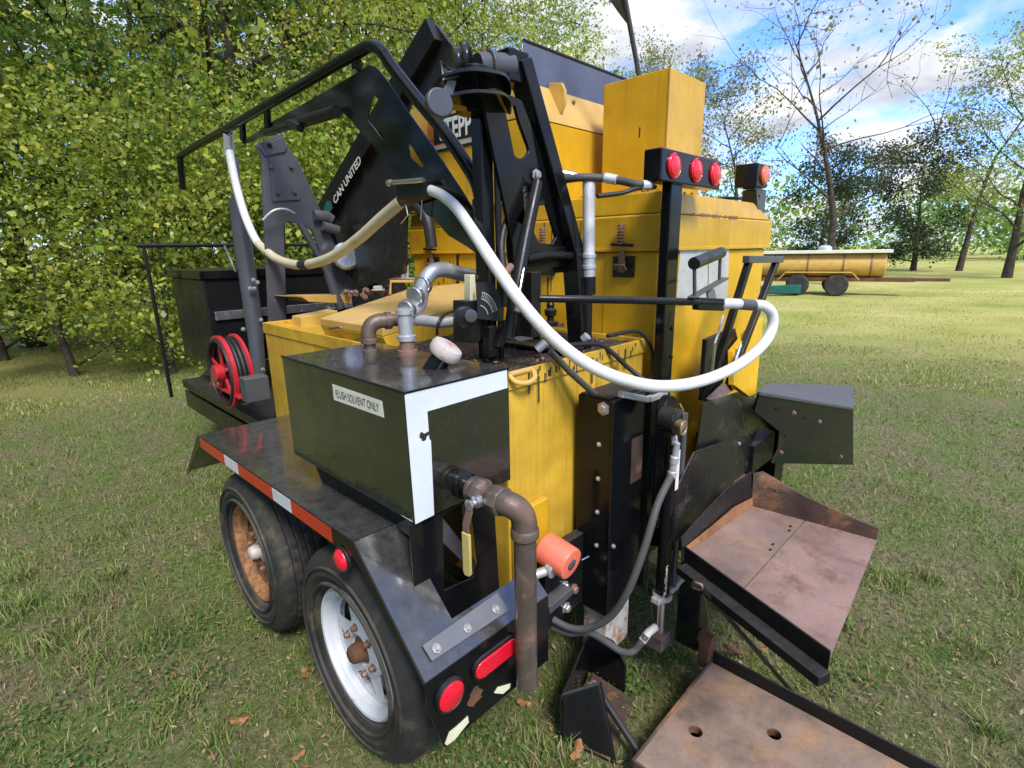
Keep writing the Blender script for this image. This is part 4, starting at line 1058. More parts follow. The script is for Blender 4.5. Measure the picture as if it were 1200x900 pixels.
# ---- rear light post and light bar
LX0, LX1, LY0, LY1 = 1.840, 1.925, .985, 1.025
mb = MB(); mb.box((LX0, LY0, .36), (LX1, LY1, 1.855)); post = part("light_post", mb, 'black', T, .005)
for q in ((1.900, 0.985, 1.309), (1.907, 0.985, 1.195)):
    mb = MB(); mb.hexnut(q, (0, -1, 0), .007, .007); part("bolt", mb, 'dull_black', post)
b0, b1, b2, b3 = (1.723, 0.965, 1.941), (2.198, 0.965, 1.953), (2.211, 0.965, 1.842), (1.734, 0.965, 1.837)
zt_ = (b0[2] + b1[2]) / 2; zb_ = (b2[2] + b3[2]) / 2; xb0, xb1 = b0[0], b1[0]
mb = MB(); mb.box((xb0, .965, zb_), (xb1, 1.035, zt_)); lbar = part("light_bar", mb, 'black', post, .006, label="black light bar with three round red lamps")
zc_ = (zt_ + zb_) / 2
for xx in (V((1.806, 0.962, 1.892)).x, V((1.977, 0.962, 1.890)).x, V((2.140, 0.962, 1.885)).x):
    mb = MB(); mb.lathe((xx, .965, zc_), (0, -1, 0), [(.043, -.002), (.043, .006), (.040, .009), (.037, .006)], n=32)
    mb.lathe((xx, .965, zc_), (0, -1, 0), [(.0365, .003), (.034, .010), (.020, .016), (.0, .018)], n=32); part("red_lamp", mb, 'red_lens', lbar)
mb = MB(); mb.lathe((3.10, 1.09, 1.99), (0, -1, 0), [(.0, 0)], n=4)
c0, c1 = (2.793, 1.070, 1.947), (3.051, 1.070, 2.075)
mb = MB(); mb.box((2.835, 1.06, 1.905), (2.985, 1.17, 2.015)); sl = part("corner_lamp_box", mb, 'black', T, .006, label="black lamp box on the kettle's far corner")
mb = MB(); mb.lathe((2.925, 1.059, 1.962), (0, -1, 0), [(.046, -.001), (.046, .006), (.038, .014), (.0, .019)], n=32); part("amber_lamp", mb, 'amber_lens', sl)
mb = MB(); mb.box((2.955, 1.085, 1.752), (3.055, 1.175, 1.903)); part("lamp_post", mb, 'grey_steel', sl, .004)
mb = MB(); mb.bar((2.90, 1.08, 1.895), (2.96, 1.085, 1.80), .02, .004, (0, 1, 0)); mb.prism([(2.87, 1.078, 1.903), (2.955, 1.078, 1.903), (2.955, 1.078, 1.86)], (0, .004, 0)); part("lamp_brace", mb, 'grey_steel', sl)

# ---- hose and wiring loom along the lid to the light bar
mb = MB()
mb.tube([(1.585, 1.300, 1.861), (1.608, 1.220, 1.866), (1.670, 1.160, 1.862), (1.688, 1.100, 1.849), (1.704, 1.040, 1.833), (1.761, 1.020, 1.835)], .014, 12, smooth=5)
lm_ = part("wiring_conduit", mb, 'hydraulic', T)
mb = MB(); d = V((1.688, 1.100, 1.849)) - V((1.670, 1.160, 1.862)); mb.tube([(1.668, 1.155, 1.863), (1.679, 1.112, 1.852)], .0175, 12); part("conduit_coupling", mb, 'braid', lm_); mb = MB(); mb.tube([(1.710, 1.030, 1.830), (1.741, 1.015, 1.831)], .016, 10); part("conduit_coupling", mb, 'braid', lm_)
mb = MB(); mb.tube([(1.546, 1.100, 1.790), (1.640, 1.060, 1.803), (1.688, 1.040, 1.818), (1.786, 1.020, 1.828)], .008, 8, smooth=4); part("lamp_cable", mb, 'black_rubber', lm_)
mb = MB(); mb.tube([(1.688, 1.450, 1.902), (1.734, 1.400, 1.910), (1.781, 1.360, 1.897)], .013, 10, smooth=4); part("foil_wrap", mb, 'silver', lm_)

# ---- vertical braided hose and its stand pipe
mb = MB(); mb.tube([(1.646, 1.210, 1.859), (1.641, 1.205, 1.788), (1.641, 1.200, 1.567)], [.024, .0225, .0225], 16, smooth=4); vh = part("braided_hose", mb, 'braid', T, label="silver braided hose standing beside the crane mast")
mb = MB()
for yy in (300, 311, 322): pass
for q in ((1.640, 1.200, 1.592), (1.642, 1.200, 1.552)): mb.lathe(q, (0, 0, 1), [(.0255, -.008), (.0275, -.006), (.0275, .006), (.0255, .008)], n=18)
mb.tube([(1.640, 1.200, 1.592), (1.643, 1.200, 1.514)], .0245, 16); part("hose_clamp", mb, 'galv', vh)
mb = MB(); mb.tube([(1.643, 1.200, 1.517), (1.645, 1.200, 1.450)], .026, 14); mb.tube([(1.639, 1.200, 1.457), (1.639, 1.200, 1.264)], .018, 14); part("stand_pipe", mb, 'dull_black', vh)

# ---- long level wand pipe and its coupling, then the white hose
mb = MB(); mb.tube([(1.270, 1.120, 1.467), (1.399, 1.020, 1.459), (1.641, 0.910, 1.441), (1.955, 0.820, 1.413)], [.012, .0125, .0125, .0135], 14, smooth=3); wand = part("wand_pipe", mb, 'dull_black', T)
mb = MB(); mb.bar((1.828, 0.860, 1.419), (1.964, 0.820, 1.406), .03, .045); part("wand_clamp", mb, 'dull_black', wand, .004)
hz_ = [(1.955, 0.820, 1.410), (2.028, 0.795, 1.406), (2.148, 0.765, 1.391)]
mb = MB(); mb.tube(hz_, .0195, 18, smooth=4)
part("braided_coupling", mb, 'braid', wand)
mb = MB(); mb.tube([(2.049, 0.790, 1.403), (2.144, 0.767, 1.391)], .0215, 18); part("coupling_sleeve", mb, 'grey_steel', wand)
# grip handle above the wand
g0, g1 = V((1.794, 0.860, 1.558)), V((2.027, 0.860, 1.605))
g0, g1 = V((1.772, 0.850, 1.562)), V((2.107, 0.900, 1.594))
mb = MB(); mb.tube([g0, g1], .022, 18); gh = part("wand_grip", mb, 'dull_black', wand, .004)
gd = (g1 - g0).normalized()
mb = MB(); mb.tube([g0 + gd * .01 + V((0, 0, -.01)), (1.795, 0.850, 1.455)], .007, 8); mb.tube([g1 - gd * .01 + V((0, 0, -.01)), (2.110, 0.900, 1.491)], .007, 8); mb.bar((1.770, 0.850, 1.445), (2.168, 0.900, 1.492), .03, .007); mb.bar((1.963, 0.870, 1.458), (1.926, 0.840, 1.411), .03, .02); part("grip_bracket", mb, 'grey_steel', wand, .002)

# the white hose: from the wand, sagging across and up to the boom
BX = 1.26
H1 = [(2.144, 0.767, 1.393), (2.164, 0.735, 1.388), (2.200, 0.715, 1.352), (2.193, 0.710, 1.292), (2.112, 0.715, 1.238), (1.960, 0.730, 1.194), (1.799, 0.755, 1.170), (1.646, 0.785, 1.166), (1.506, 0.820, 1.181), (1.406, 0.870, 1.210), (1.334, 0.935, 1.250), (1.271, 0.995, 1.307), (1.217, 1.060, 1.385), (1.178, 1.130, 1.478), (1.166, 1.220, 1.581), (1.191, 1.340, 1.681), (1.219, 1.450, 1.761), (1.247, 1.560, 1.812), (1.260, 1.660, 1.842)]
mb = MB(); mb.tube(H1, [.0205, .0205, .0205, .0200, .0195], 20, smooth=6); hose = part("supply_hose", mb, 'hose_white', T, label="long white hose sagging from the wand up to the boom")
H2 = [(1.260, 1.836, 1.812), (1.260, 1.986, 1.756), (1.260, 2.185, 1.679), (1.260, 2.411, 1.610), (1.260, 2.643, 1.571), (1.260, 2.876, 1.563), (1.260, 3.125, 1.600), (1.260, 3.336, 1.680), (1.260, 3.472, 1.822), (1.260, 3.549, 1.985), (1.260, 3.588, 2.135), (1.260, 3.597, 2.251)]
mb = MB(); mb.tube(H2[:8], .0245, 18, smooth=6); part("return_hose", mb, 'hose_cream', T, label="yellowed hose hanging in a curve under the boom")
mb = MB(); mb.tube(H2[6:], .0235, 18, smooth=6); part("upper_return_hose", mb, 'hose_white', T, label="white end of the hanging hose running up to the boom tip")
mb = MB(); q0, q1 = V((1.260, 2.702, 1.564)), V((1.260, 2.793, 1.562)); mb.tube([q0, q1], .0262, 18); part("hose_mark", mb, 'ink', hose)

# ---- crane mast: plate with slots, leaning tube, swivel head
MY = 1.27
D = (0, .014, 0)
mb = MB()
mb.prism([(1.189, 1.270, 2.055), (1.314, 1.270, 2.091), (1.361, 1.270, 2.084), (1.479, 1.270, 1.905), (1.549, 1.270, 1.847), (1.616, 1.270, 1.643), (1.639, 1.270, 1.535), (1.441, 1.270, 1.531), (1.429, 1.270, 1.316), (1.321, 1.270, 1.312), (1.308, 1.270, 1.514), (1.307, 1.270, 1.635), (1.281, 1.270, 1.733), (1.236, 1.270, 1.888)], D,
   [[(1.286, 1.270, 2.035), (1.294, 1.270, 2.048), (1.310, 1.270, 2.058), (1.329, 1.270, 2.064), (1.348, 1.270, 2.019), (1.390, 1.270, 1.950), (1.392, 1.270, 1.937), (1.383, 1.270, 1.923), (1.367, 1.270, 1.913), (1.346, 1.270, 1.909), (1.330, 1.270, 1.912), (1.320, 1.270, 1.921), (1.304, 1.270, 1.980)],
    [(1.361, 1.270, 1.823), (1.421, 1.270, 1.832), (1.407, 1.270, 1.759), (1.371, 1.270, 1.700)],
    [(1.442, 1.270, 1.766), (1.483, 1.270, 1.771), (1.536, 1.270, 1.661), (1.516, 1.270, 1.637), (1.441, 1.270, 1.640), (1.410, 1.270, 1.683)]])
mast = part("crane_mast", mb, 'black', T, .002, label="black slotted crane mast plate")
mb = MB(); ft = V((1.623, 1.220, 1.230)); kn = V((1.611, 1.250, 1.618)); tp_ = V((1.380, 1.300, 2.207))
mb.bar(ft, kn, .055, .075, (0, 1, 0)); mb.bar(kn + V((0, .001, -.015)), tp_, .0545, .0745, (0, 1, 0)); part("mast_tube", mb, 'black', mast, .006)
mb = MB(); mb.bar((1.361, 1.250, 1.309), (1.365, 1.250, 1.546), .05, .07, (0, 1, 0)); part("mast_leg", mb, 'dull_black', mast, .005)
mb = MB(); mb.box(tuple(V((1.309, 1.275, 2.134))), tuple(V((1.406, 1.275, 2.232)) + V((0, .075, 0)))); part("mast_cap", mb, 'black', mast, .008)
# cross plates
mb = MB(); mb.prism([(1.337, 1.255, 1.627), (1.618, 1.255, 1.627), (1.640, 1.255, 1.554), (1.508, 1.255, 1.556), (1.433, 1.255, 1.532), (1.361, 1.255, 1.541)], (0, .012, 0)); part("cross_plate", mb, 'black', mast, .002)
mb = MB(); mb.tube([(1.352, 1.250, 1.587), (1.466, 1.240, 1.596), (1.609, 1.240, 1.590)], .016, 12, smooth=4); part("cross_tube", mb, 'black', mast)
# curved tube crossing in front, with the pull cable
mb = MB(); mb.tube([(1.406, 1.245, 1.837), (1.368, 1.235, 1.758), (1.326, 1.225, 1.667), (1.280, 1.210, 1.567), (1.243, 1.200, 1.478), (1.208, 1.200, 1.340)], [.018, .021, .022, .022, .021, .020], 14, smooth=4); part("curved_brace", mb, 'dull_black', mast)
mb = MB(); mb.tube([(1.392, 1.240, 1.859), (1.403, 1.235, 1.806), (1.342, 1.220, 1.681), (1.251, 1.180, 1.520), (1.215, 1.170, 1.428)], .0028, 6, smooth=3); part("pull_cable", mb, 'silver', mast)
mb = MB(); mb.hexnut((1.420, 1.265, 1.864), (0, -1, 0), .014, .016); part("bolt", mb, 'bolt', mast)
mb = MB(); mb.tube([(1.242, 1.180, 1.460), (1.220, 1.175, 1.424)], .010, 8); mb.tube([(1.220, 1.195, 1.569), (1.196, 1.190, 1.554), (1.180, 1.190, 1.544)], .012, 8); part("cable_end", mb, 'rust_bolt', mast)
mb = MB(); mb.lathe((1.447, 1.330, 1.819), (-.3, -.9, .2), [(.0, .03), (.02, .028), (.03, .01), (.03, -.02)], n=18); mb.tube([(1.442, 1.330, 1.813), (1.442, 1.330, 1.773)], .015, 10); part("silver_fitting", mb, 'silver', mast)
mb = MB(); mb.tube([(1.319, 1.300, 1.725), (1.279, 1.290, 1.669), (1.253, 1.270, 1.600), (1.251, 1.250, 1.518), (1.245, 1.250, 1.434)], .012, 10, smooth=5); mb.tube([(1.366, 1.330, 1.708), (1.348, 1.330, 1.642), (1.362, 1.330, 1.539)], .010, 8, smooth=4); part("hydraulic_hose", mb, 'black_rubber', mast)
# base plate, small valve and bits on it
mb = MB(); mb.prism([(1.450, 1.500, 1.250), (1.463, 1.099, 1.250), (1.773, 1.289, 1.250), (1.822, 1.701, 1.250)], (0, 0, .014)); part("mast_base", mb, 'dull_black', mast, .003)
mb = MB(); vq = V((1.538, 1.300, 1.340)); mb.lathe(vq, (0, 0, 1), [(.030, 0), (.030, .01), (.014, .014), (.014, .03), (.022, .034), (.024, .055), (.014, .062), (.016, .075), (.008, .09), (.010, .10), (.0, .104)], n=16); part("relief_valve", mb, 'dull_black', mast)
mb = MB(); mb.prism([(1.471, 1.290, 1.338), (1.609, 1.290, 1.323), (1.609, 1.290, 1.336), (1.472, 1.290, 1.351)], (0, .09, 0)); mb.bar((1.264, 1.240, 1.322), (1.443, 1.240, 1.315), .05, .008); part("valve_shelf", mb, 'grey_steel', mast, .001)
mb = MB(); mb.lathe((1.368, 1.200, 1.289), (.5, -.5, .6), [(.012, -.02), (.016, -.018), (.016, .02), (.010, .024)], n=12); mb.lathe((1.574, 1.160, 1.296), (.2, -.6, .6), [(.012, -.012), (.017, -.01), (.017, .012), (.0, .016)], n=12); mb.lathe((1.511, 1.240, 1.290), (.2, -.6, .6), [(.010, -.012), (.015, -.01), (.015, .012), (.0, .016)], n=12); part("loose_fitting", mb, 'galv', mast)

# ---- post, dial plate and pump at its foot
mb = MB(); mb.bar((1.235, 1.330, 1.2485), (1.235, 1.330, 2.12), .050, .050, (0, 1, 0)); bp = part("boom_post", mb, 'black', T, .006)
mb = MB(); mb.tube([(1.262, 1.292, 1.2485), (1.262, 1.292, 2.10)], .011, 10); part("post_pipe", mb, 'dull_black', bp)
mb = MB(); mb.bar((1.113, 1.300, 1.331), (1.120, 1.300, 1.464), .07, .06, (0, 1, 0)); mb.lathe((1.058, 1.240, 1.419), (-.4, -.9, 0), [(.034, -.02), (.034, .008), (.020, .012), (.0, .013)], n=18); mb.bar((1.196, 1.280, 1.269), (1.200, 1.280, 1.373), .035, .035, (0, 1, 0)); mb.bar((1.214, 1.260, 1.298), (1.253, 1.260, 1.386), .03, .03, (0, 1, 0)); pump = part("pump_body", mb, 'dull_black', T, .004)
mb = MB(); mb.lathe((1.067, 1.225, 1.425), (-.4, -.9, 0), [(.020, 0), (.020, .01), (.012, .012), (.0, .012)], n=14); part("pump_shaft", mb, 'grey_steel', pump)
mb = MB(); mb.prism([(1.130, 1.290, 1.545), (1.152, 1.290, 1.544), (1.147, 1.290, 1.451), (1.168, 1.290, 1.407), (1.149, 1.290, 1.406), (1.125, 1.290, 1.447)], (0, .03, 0)); part("cream_bracket", mb, 'cream', pump, .002)
dq = [(1.126, 1.255, 1.522), (1.193, 1.255, 1.518), (1.227, 1.255, 1.474), (1.245, 1.255, 1.428), (1.240, 1.255, 1.385), (1.125, 1.255, 1.406)]
mb = MB(); mb.prism(dq, (0, .006, 0)); dial = part("dial_plate", mb, 'ink', T, .001, label="black quadrant scale plate with pale arcs")
dc = V((1.127, 1.254, 1.408))
for rr_ in (.085, .064, .043):
    mb = MB(); ts = np.linspace(R(12), R(78), 14); n = 14
    vs = [dc + V((math.cos(t) * rr_, -.0012, math.sin(t) * rr_)) for t in ts] + [dc + V((math.cos(t) * (rr_ - .003), -.0012, math.sin(t) * (rr_ - .003))) for t in ts]
    mb.add(vs, [(i, i + 1, n + i + 1, n + i) for i in range(n - 1)]); part("scale_arc", mb, 'foil', dial)
mb = MB()
for t in np.linspace(R(14), R(76), 11):
    c, s = math.cos(t), math.sin(t); mb.add([dc + V((c * a - s * b, -.0012, s * a + c * b)) for a, b in ((.066, -.0012), (.082, -.0012), (.082, .0012), (.066, .0012))], [(0, 1, 2, 3)])
part("scale_mark", mb, 'foil', dial)

# ---- swivel head
SC = V((1.170, 1.300, 2.118))
mb = MB()
for t0, zz in (((1.016, 1.280, 2.052), 0), ):
    pass
arc = [V(q) for q in ((0.979, 1.240, 2.035), (0.983, 1.200, 2.051), (1.041, 1.180, 2.072), (1.139, 1.200, 2.095), (1.266, 1.240, 2.112), (1.306, 1.270, 2.075), (1.289, 1.320, 2.111), (1.222, 1.360, 2.102), (1.113, 1.330, 2.068))]
arc = catmull(arc + [arc[0]], 5)[:-1]; mb.prism([p + V((0, 0, .012)) for p in arc], (0, 0, .010)); mb.prism([p + V((0, 0, -.042)) for p in arc], (0, 0, .010)); sw = part("swivel_plate", mb, 'black', mast, .002)
mb = MB(); mb.lathe((1.201, 1.320, 2.090), (0, 0, 1), [(.060, -.06), (.060, -.02), (.074, -.015), (.074, .035), (.05, .05), (.05, .065)], n=28); part("swivel_bearing", mb, 'dull_black', mast, .003)
mb = MB(); mb.tube([(1.224, 1.330, 2.168), (1.348, 1.300, 2.186)], .038, 22); mb.tube([(1.261, 1.320, 2.173), (1.279, 1.315, 2.175)], .047, 22); part("winch_drum", mb, 'grey_steel', mast, .003)
for a_, r_ in (((1.139, 1.320, 2.155), .045), ((1.188, 1.340, 2.176), .052)):
    mb = MB(); mb.lathe(a_, (.8, -.55, .1), [(.0, -.012), (r_, -.012), (r_ * .9, -.004), (r_ * .9, .004), (r_, .012), (.0, .012)], n=26); part("sheave", mb, 'dull_black', mast)
mb = MB(); mb.tube([(1.249, 1.330, 2.182), (1.261, 1.330, 2.213), (1.272, 1.330, 2.206)], .014, 10); mb.tube([(1.294, 1.310, 2.215), (1.301, 1.310, 2.198)], .009, 8); part("winch_pawl", mb, 'rust', mast)
mb = MB(); mb.prism([(0.991, 1.220, 2.111), (1.065, 1.200, 2.085), (0.980, 1.200, 2.054)], (0, .01, 0), [[(1.000, 1.220, 2.101), (1.034, 1.200, 2.081), (0.988, 1.200, 2.064)]]); mb.prism([(1.003, 1.225, 2.103), (1.042, 1.205, 2.084), (0.990, 1.205, 2.063)], (0, .004, 0)); part("head_gusset", mb, 'dull_black', mast, .002)
mb = MB(); mb.lathe((0.965, 1.200, 1.999), (-.25, -.95, .1), [(.038, -.014), (.038, .004), (.034, .008), (.0, .008)], n=30); mb.bar((0.998, 1.210, 2.025), (1.027, 1.220, 2.074), .03, .012, (0, 1, 0)); part("round_reflector", mb, 'grey_steel', mast, .002)

# ---- hose boom: bent pipe over a cut-out plate
bend = [(1.255, 1.369, 1.479), (1.255, 1.363, 1.601), (1.255, 1.360, 1.718), (1.255, 1.367, 1.795), (1.255, 1.406, 1.871), (1.255, 1.544, 2.021), (1.255, 1.690, 2.153), (1.255, 1.826, 2.282), (1.255, 1.891, 2.351), (1.255, 1.958, 2.385), (1.255, 2.046, 2.388), (1.255, 2.263, 2.383), (1.255, 2.688, 2.369), (1.255, 3.117, 2.358), (1.255, 3.570, 2.345)]
mb = MB(); mb.tube(bend, .0235, 18, smooth=5); boom = part("boom_pipe", mb, 'black', T, label="bent black boom pipe carrying the hoses")
mb = MB(); e = V((1.255, 3.570, 2.345)); mb.tube([e, e + V((0, .9, -.02)), e + V((0, 1.0, -.06)), e + V((0, 1.05, -.25))], .0235, 14, smooth=3); part("boom_end_pipe", mb, 'black', boom)
mb = MB(); mb.lathe((1.255, 1.358, 1.767), (0, .1, 1), [(.031, -.02), (.034, -.016), (.034, .016), (.031, .02)], n=20); mb.bar((1.245, 1.369, 1.778), (1.250, 1.325, 1.765), .05, .03); part("boom_collar", mb, 'black', boom, .002)
mb = MB(); mb.prism([(1.275, 3.414, 2.255), (1.275, 2.964, 2.290), (1.275, 2.460, 2.314), (1.275, 2.239, 2.323), (1.275, 2.018, 2.338), (1.275, 1.976, 2.323), (1.275, 1.943, 2.301), (1.275, 1.864, 2.222), (1.275, 1.765, 2.116), (1.275, 1.636, 1.987), (1.275, 1.489, 1.828), (1.275, 1.451, 1.785), (1.275, 1.396, 1.726), (1.275, 1.403, 1.600), (1.275, 1.469, 1.633), (1.275, 1.572, 1.675), (1.275, 1.653, 1.739), (1.275, 1.694, 1.754), (1.275, 1.957, 1.985), (1.275, 2.183, 2.162), (1.275, 2.274, 2.221), (1.275, 2.292, 2.247), (1.275, 2.770, 2.243), (1.275, 3.070, 2.241), (1.275, 3.342, 2.236)], (.006, 0, 0),
   [[(1.275, 2.003, 2.231), (1.275, 1.947, 2.187), (1.275, 2.041, 2.151), (1.275, 1.935, 2.052), (1.275, 1.959, 2.059), (1.275, 2.061, 2.148)][:6], [(1.275, 1.787, 2.019), (1.275, 1.766, 2.007), (1.275, 1.699, 1.927), (1.275, 1.715, 1.926), (1.275, 1.776, 1.966)]])
bpl = part("boom_plate", mb, 'gloss_black', boom, .001, label="glossy black boom plate with cut-outs")
for p, q in (((1.262, 2.989, 2.349), (1.275, 3.043, 2.253)), ((1.262, 2.084, 2.393), (1.275, 2.109, 2.340)), ((1.262, 3.344, 2.338), (1.275, 3.401, 2.254))):
    mb = MB(); mb.bar(p, q, .02, .045, (0, 1, 0)); part("boom_strut", mb, 'black', boom, .002)
mb = MB(); mb.tube([(1.250, 2.252, 2.209), (1.250, 2.670, 2.223)], .026, 14); mb.tube([(1.250, 2.670, 2.223), (1.250, 3.007, 2.236)], .018, 12); mb.tube([(1.230, 2.569, 2.189), (1.230, 2.618, 2.212), (1.250, 2.715, 2.234)], .020, 10); part("boom_cylinder", mb, 'dull_black', boom)
mb = MB(); mb.tube([(1.260, 3.570, 2.313), (1.260, 3.617, 2.206)], .030, 16); part("hose_end_fitting", mb, 'galv', boom)
# saddle that carries the hose crown
mb = MB(); mb.prism([(1.235, 1.838, 1.874), (1.235, 1.635, 1.870), (1.235, 1.634, 1.820), (1.235, 1.799, 1.815), (1.235, 1.821, 1.823)], (.06, 0, 0)); sad = part("hose_saddle", mb, 'dull_black', T, .004)
mb = MB(); mb.tube([(1.230, 1.853, 1.882), (1.225, 1.776, 1.877), (1.225, 1.689, 1.872), (1.230, 1.643, 1.871)], .009, 10); mb.lathe((1.230, 1.859, 1.881), (0, 1, 0), [(.0, -.012), (.013, -.01), (.013, .01), (.0, .012)], n=14); part("saddle_bolt", mb, 'silver', sad)
mb = MB(); mb.tube([(1.260, 1.842, 1.813), (1.260, 1.750, 1.816), (1.260, 1.641, 1.828)], .020, 14, smooth=3); part("saddle_sleeve", mb, 'rust', sad)
mb = MB(); mb.tube([(1.250, 1.793, 1.803), (1.250, 1.781, 1.758), (1.250, 1.831, 1.728)], .0022, 6); mb.tube([(1.250, 1.682, 1.813), (1.250, 1.700, 1.735)], .0022, 6); part("safety_wire", mb, 'silver', sad)

# ---- black loading chute leaning forward beyond the mast
CX = 1.74
mb = MB(); mb.prism([(1.740, 2.167, 2.637), (1.740, 2.035, 2.500), (1.740, 2.120, 2.357), (1.740, 2.402, 2.355), (1.740, 2.495, 2.214), (1.740, 2.477, 1.973), (1.740, 2.548, 1.503), (1.740, 3.070, 1.398), (1.740, 3.623, 1.819), (1.740, 2.827, 2.255), (1.740, 2.385, 2.502)], (.02, 0, 0)); chute = part("loading_chute", mb, 'chute_steel', T, .003, label="big black leaning loading chute with a printed side rail")
mb = MB()
r0, r1 = V((1.740, 3.543, 1.782)), V((1.740, 2.151, 2.605)); 
mb.bar(r0 + V((-.02, 0, 0)), r1 + V((-.02, 0, 0)), .12, .05, (1, 0, 0)); part("chute_rail", mb, 'dull_black', chute, .004)
mb = MB(); mb.tube([(1.720, 2.513, 1.822), (1.720, 2.391, 1.858), (1.720, 2.287, 1.784), (1.720, 2.257, 1.639)], .03, 14, smooth=5); part("chute_hose", mb, 'black_rubber', chute)
rd = (r1 - r0).normalized(); rn = V((0, rd.z, -rd.y)); rn = rn if rn.y < 0 else -rn
def on_rail(px_): return px_
ta, tb_ = V((1.695, 3.180, 1.910)), V((1.695, 2.829, 2.116))
L = (tb_ - ta).length
text("rail_lettering", "CAN", ta, rd, -rn if (-rn).z > 0 else rn, L * .36, .048, 'label', chute, bold=.02)
text("rail_lettering", "UNITED", ta + rd * L * .42, rd, -rn if (-rn).z > 0 else rn, L * .58, .048, 'label', chute, bold=.02)
mb = MB(); tq = V((1.690, 3.258, 1.864)); un = -rn if (-rn).z > 0 else rn
mb.add([tq + rd * a + un * b for a, b in ((-.10, .0), (.06, .0), (.06, .05), (.02, .075), (-.10, .05))], [(0, 1, 2, 3, 4)]); part("teal_emblem", mb, 'teal_ink', chute)

# ---- grey boom rest tower on the front deck
TYY = 3.20
mb = MB(); mb.prism([(1.261, 3.200, 2.206), (1.422, 3.200, 2.288), (1.443, 3.200, 2.218), (1.495, 3.200, 2.150), (1.606, 3.200, 1.878), (1.675, 3.200, 1.680), (1.785, 3.200, 1.352), (1.656, 3.200, 1.345), (1.538, 3.200, 1.756), (1.457, 3.200, 1.794), (1.387, 3.200, 1.807), (1.370, 3.200, 1.793), (1.304, 3.200, 1.144), (1.203, 3.200, 1.157), (1.260, 3.200, 1.846), (1.285, 3.200, 2.147)], (0, .016, 0))
tower = part("boom_rest_tower", mb, 'grey_steel', T, .003, label="grey steel boom rest tower with bolted cover plate")
mb = MB(); mb.prism([(1.274, 3.190, 2.197), (1.416, 3.190, 2.268), (1.438, 3.190, 2.216), (1.420, 3.190, 2.187), (1.305, 3.190, 2.152)], (0, .009, 0)); mb.prism([(1.327, 3.190, 2.141), (1.481, 3.190, 2.157), (1.479, 3.190, 1.930), (1.317, 3.190, 1.913)], (0, .009, 0)); tc_ = part("cover_plate", mb, 'grey_steel', tower, .002)
for q in ((1.330, 3.188, 2.096), (1.444, 3.188, 2.107), (1.347, 3.188, 1.960), (1.447, 3.188, 1.971), (1.336, 3.188, 2.213)):
    mb = MB(); mb.hexnut(q, (0, -1, 0), .011, .012); part("bolt", mb, 'grey_steel' if q[2] < 2.2 else 'dull_black', tc_)
mb = MB(); mb.bar((1.263, 3.240, 1.103), (1.334, 3.240, 1.813), .095, .06, (0, 1, 0)); part("tower_leg", mb, 'dull_black', tower, .006)
mb = MB(); mb.bar((1.737, 3.240, 1.337), (1.623, 3.240, 1.800), .10, .06, (0, 1, 0)); part("tower_leg", mb, 'dull_black', tower, .006)
mb = MB(); mb.tube([(1.548, 3.190, 1.840), (1.636, 3.190, 1.838), (1.662, 3.190, 1.819)], .035, 14); mb.tube([(1.591, 3.170, 1.781), (1.690, 3.170, 1.757)], .03, 12); part("tower_pin", mb, 'grey_steel', tower)
mb = MB(); mb.tube([(1.440, 3.150, 1.797), (1.533, 3.120, 1.584), (1.558, 3.100, 1.502)], .020, 12); mb.tube([(1.558, 3.100, 1.502), (1.604, 3.060, 1.281)], .028, 12); part("gas_strut", mb, 'grey_steel', tower, label="pale gas strut leaning on the tower")
mb = MB(); mb.lathe((1.694, 3.100, 1.600), (-.2, -.95, .1), [(.085, -.03), (.085, .0), (.07, .012), (.0, .014)], n=28); part("round_gauge", mb, 'silver', tower)
mb = MB(); mb.tube([(1.230, 3.150, 1.806), (1.282, 3.120, 1.856), (1.350, 3.120, 1.868), (1.416, 3.150, 1.848)], .006, 8, smooth=4); part("thin_wire", mb, 'foil', tower)

# ---- engine bay at the front: enclosure, exhaust strut, rails, reel
mb = MB(); mb.box((1.12, 4.02, .86), (2.75, 4.80, 1.46)); eng = part("engine_enclosure", mb, 'dull_black', T, .012)
mb = MB(); mb.box((1.10, 4.00, 1.461), (2.77, 4.82, 1.52)); part("enclosure_top", mb, 'black', eng, .006)
mb = MB(); mb.box((1.16, 4.00, 1.18), (2.2, 4.019, 1.24)); part("trim_strip", mb, 'silver', eng, .003)
for i in range(7):
    mb = MB(); mb.box((1.5, 4.003, .92 + i * .034), (2.1, 4.0195, .936 + i * .034)); part("louvre", mb, 'dull_black', eng)
mb = MB(); mb.box((1.33, 3.40, .845), (1.92, 3.60, 1.14)); part("battery_box", mb, 'dull_black', eng, .006)
mb = MB(); mb.tube([(1.380, 3.850, 2.227), (1.357, 3.850, 1.984)], .022, 12); mb.tube([(1.357, 3.850, 2.005), (1.354, 3.850, 1.962), (1.353, 3.850, 1.914), (1.336, 3.800, 1.200), (1.326, 3.780, 1.049), (1.291, 3.740, 0.734)], [.030, .040, .052, .058, .056, .050, .046], 16, smooth=3); ex = part("hydraulic_ram", mb, 'grey_steel', T, label="grey brown hydraulic ram leaning beside the boom tower")
mb = MB()
for i, q in enumerate(((1.341, 3.720, 1.456), (1.366, 3.720, 1.438), (1.312, 3.720, 1.402), (1.339, 3.720, 1.400), (1.355, 3.720, 1.187), (1.190, 3.350, 0.924), (1.185, 3.350, 0.842), (1.193, 3.600, 1.153), (1.170, 3.350, 0.807))): mb.hexnut(q, (-.6, -.8, 0), .010, .012)
part("ram_bolt", mb, 'bolt', ex)
mb = MB(); mb.tube([(.95, 4.9, 1.70), (2.4, 4.9, 1.70)], .016, 10)
for x in (1.0, 1.7, 2.35): mb.tube([(x, 4.9, .5), (x, 4.9, 1.70)], .014, 8)
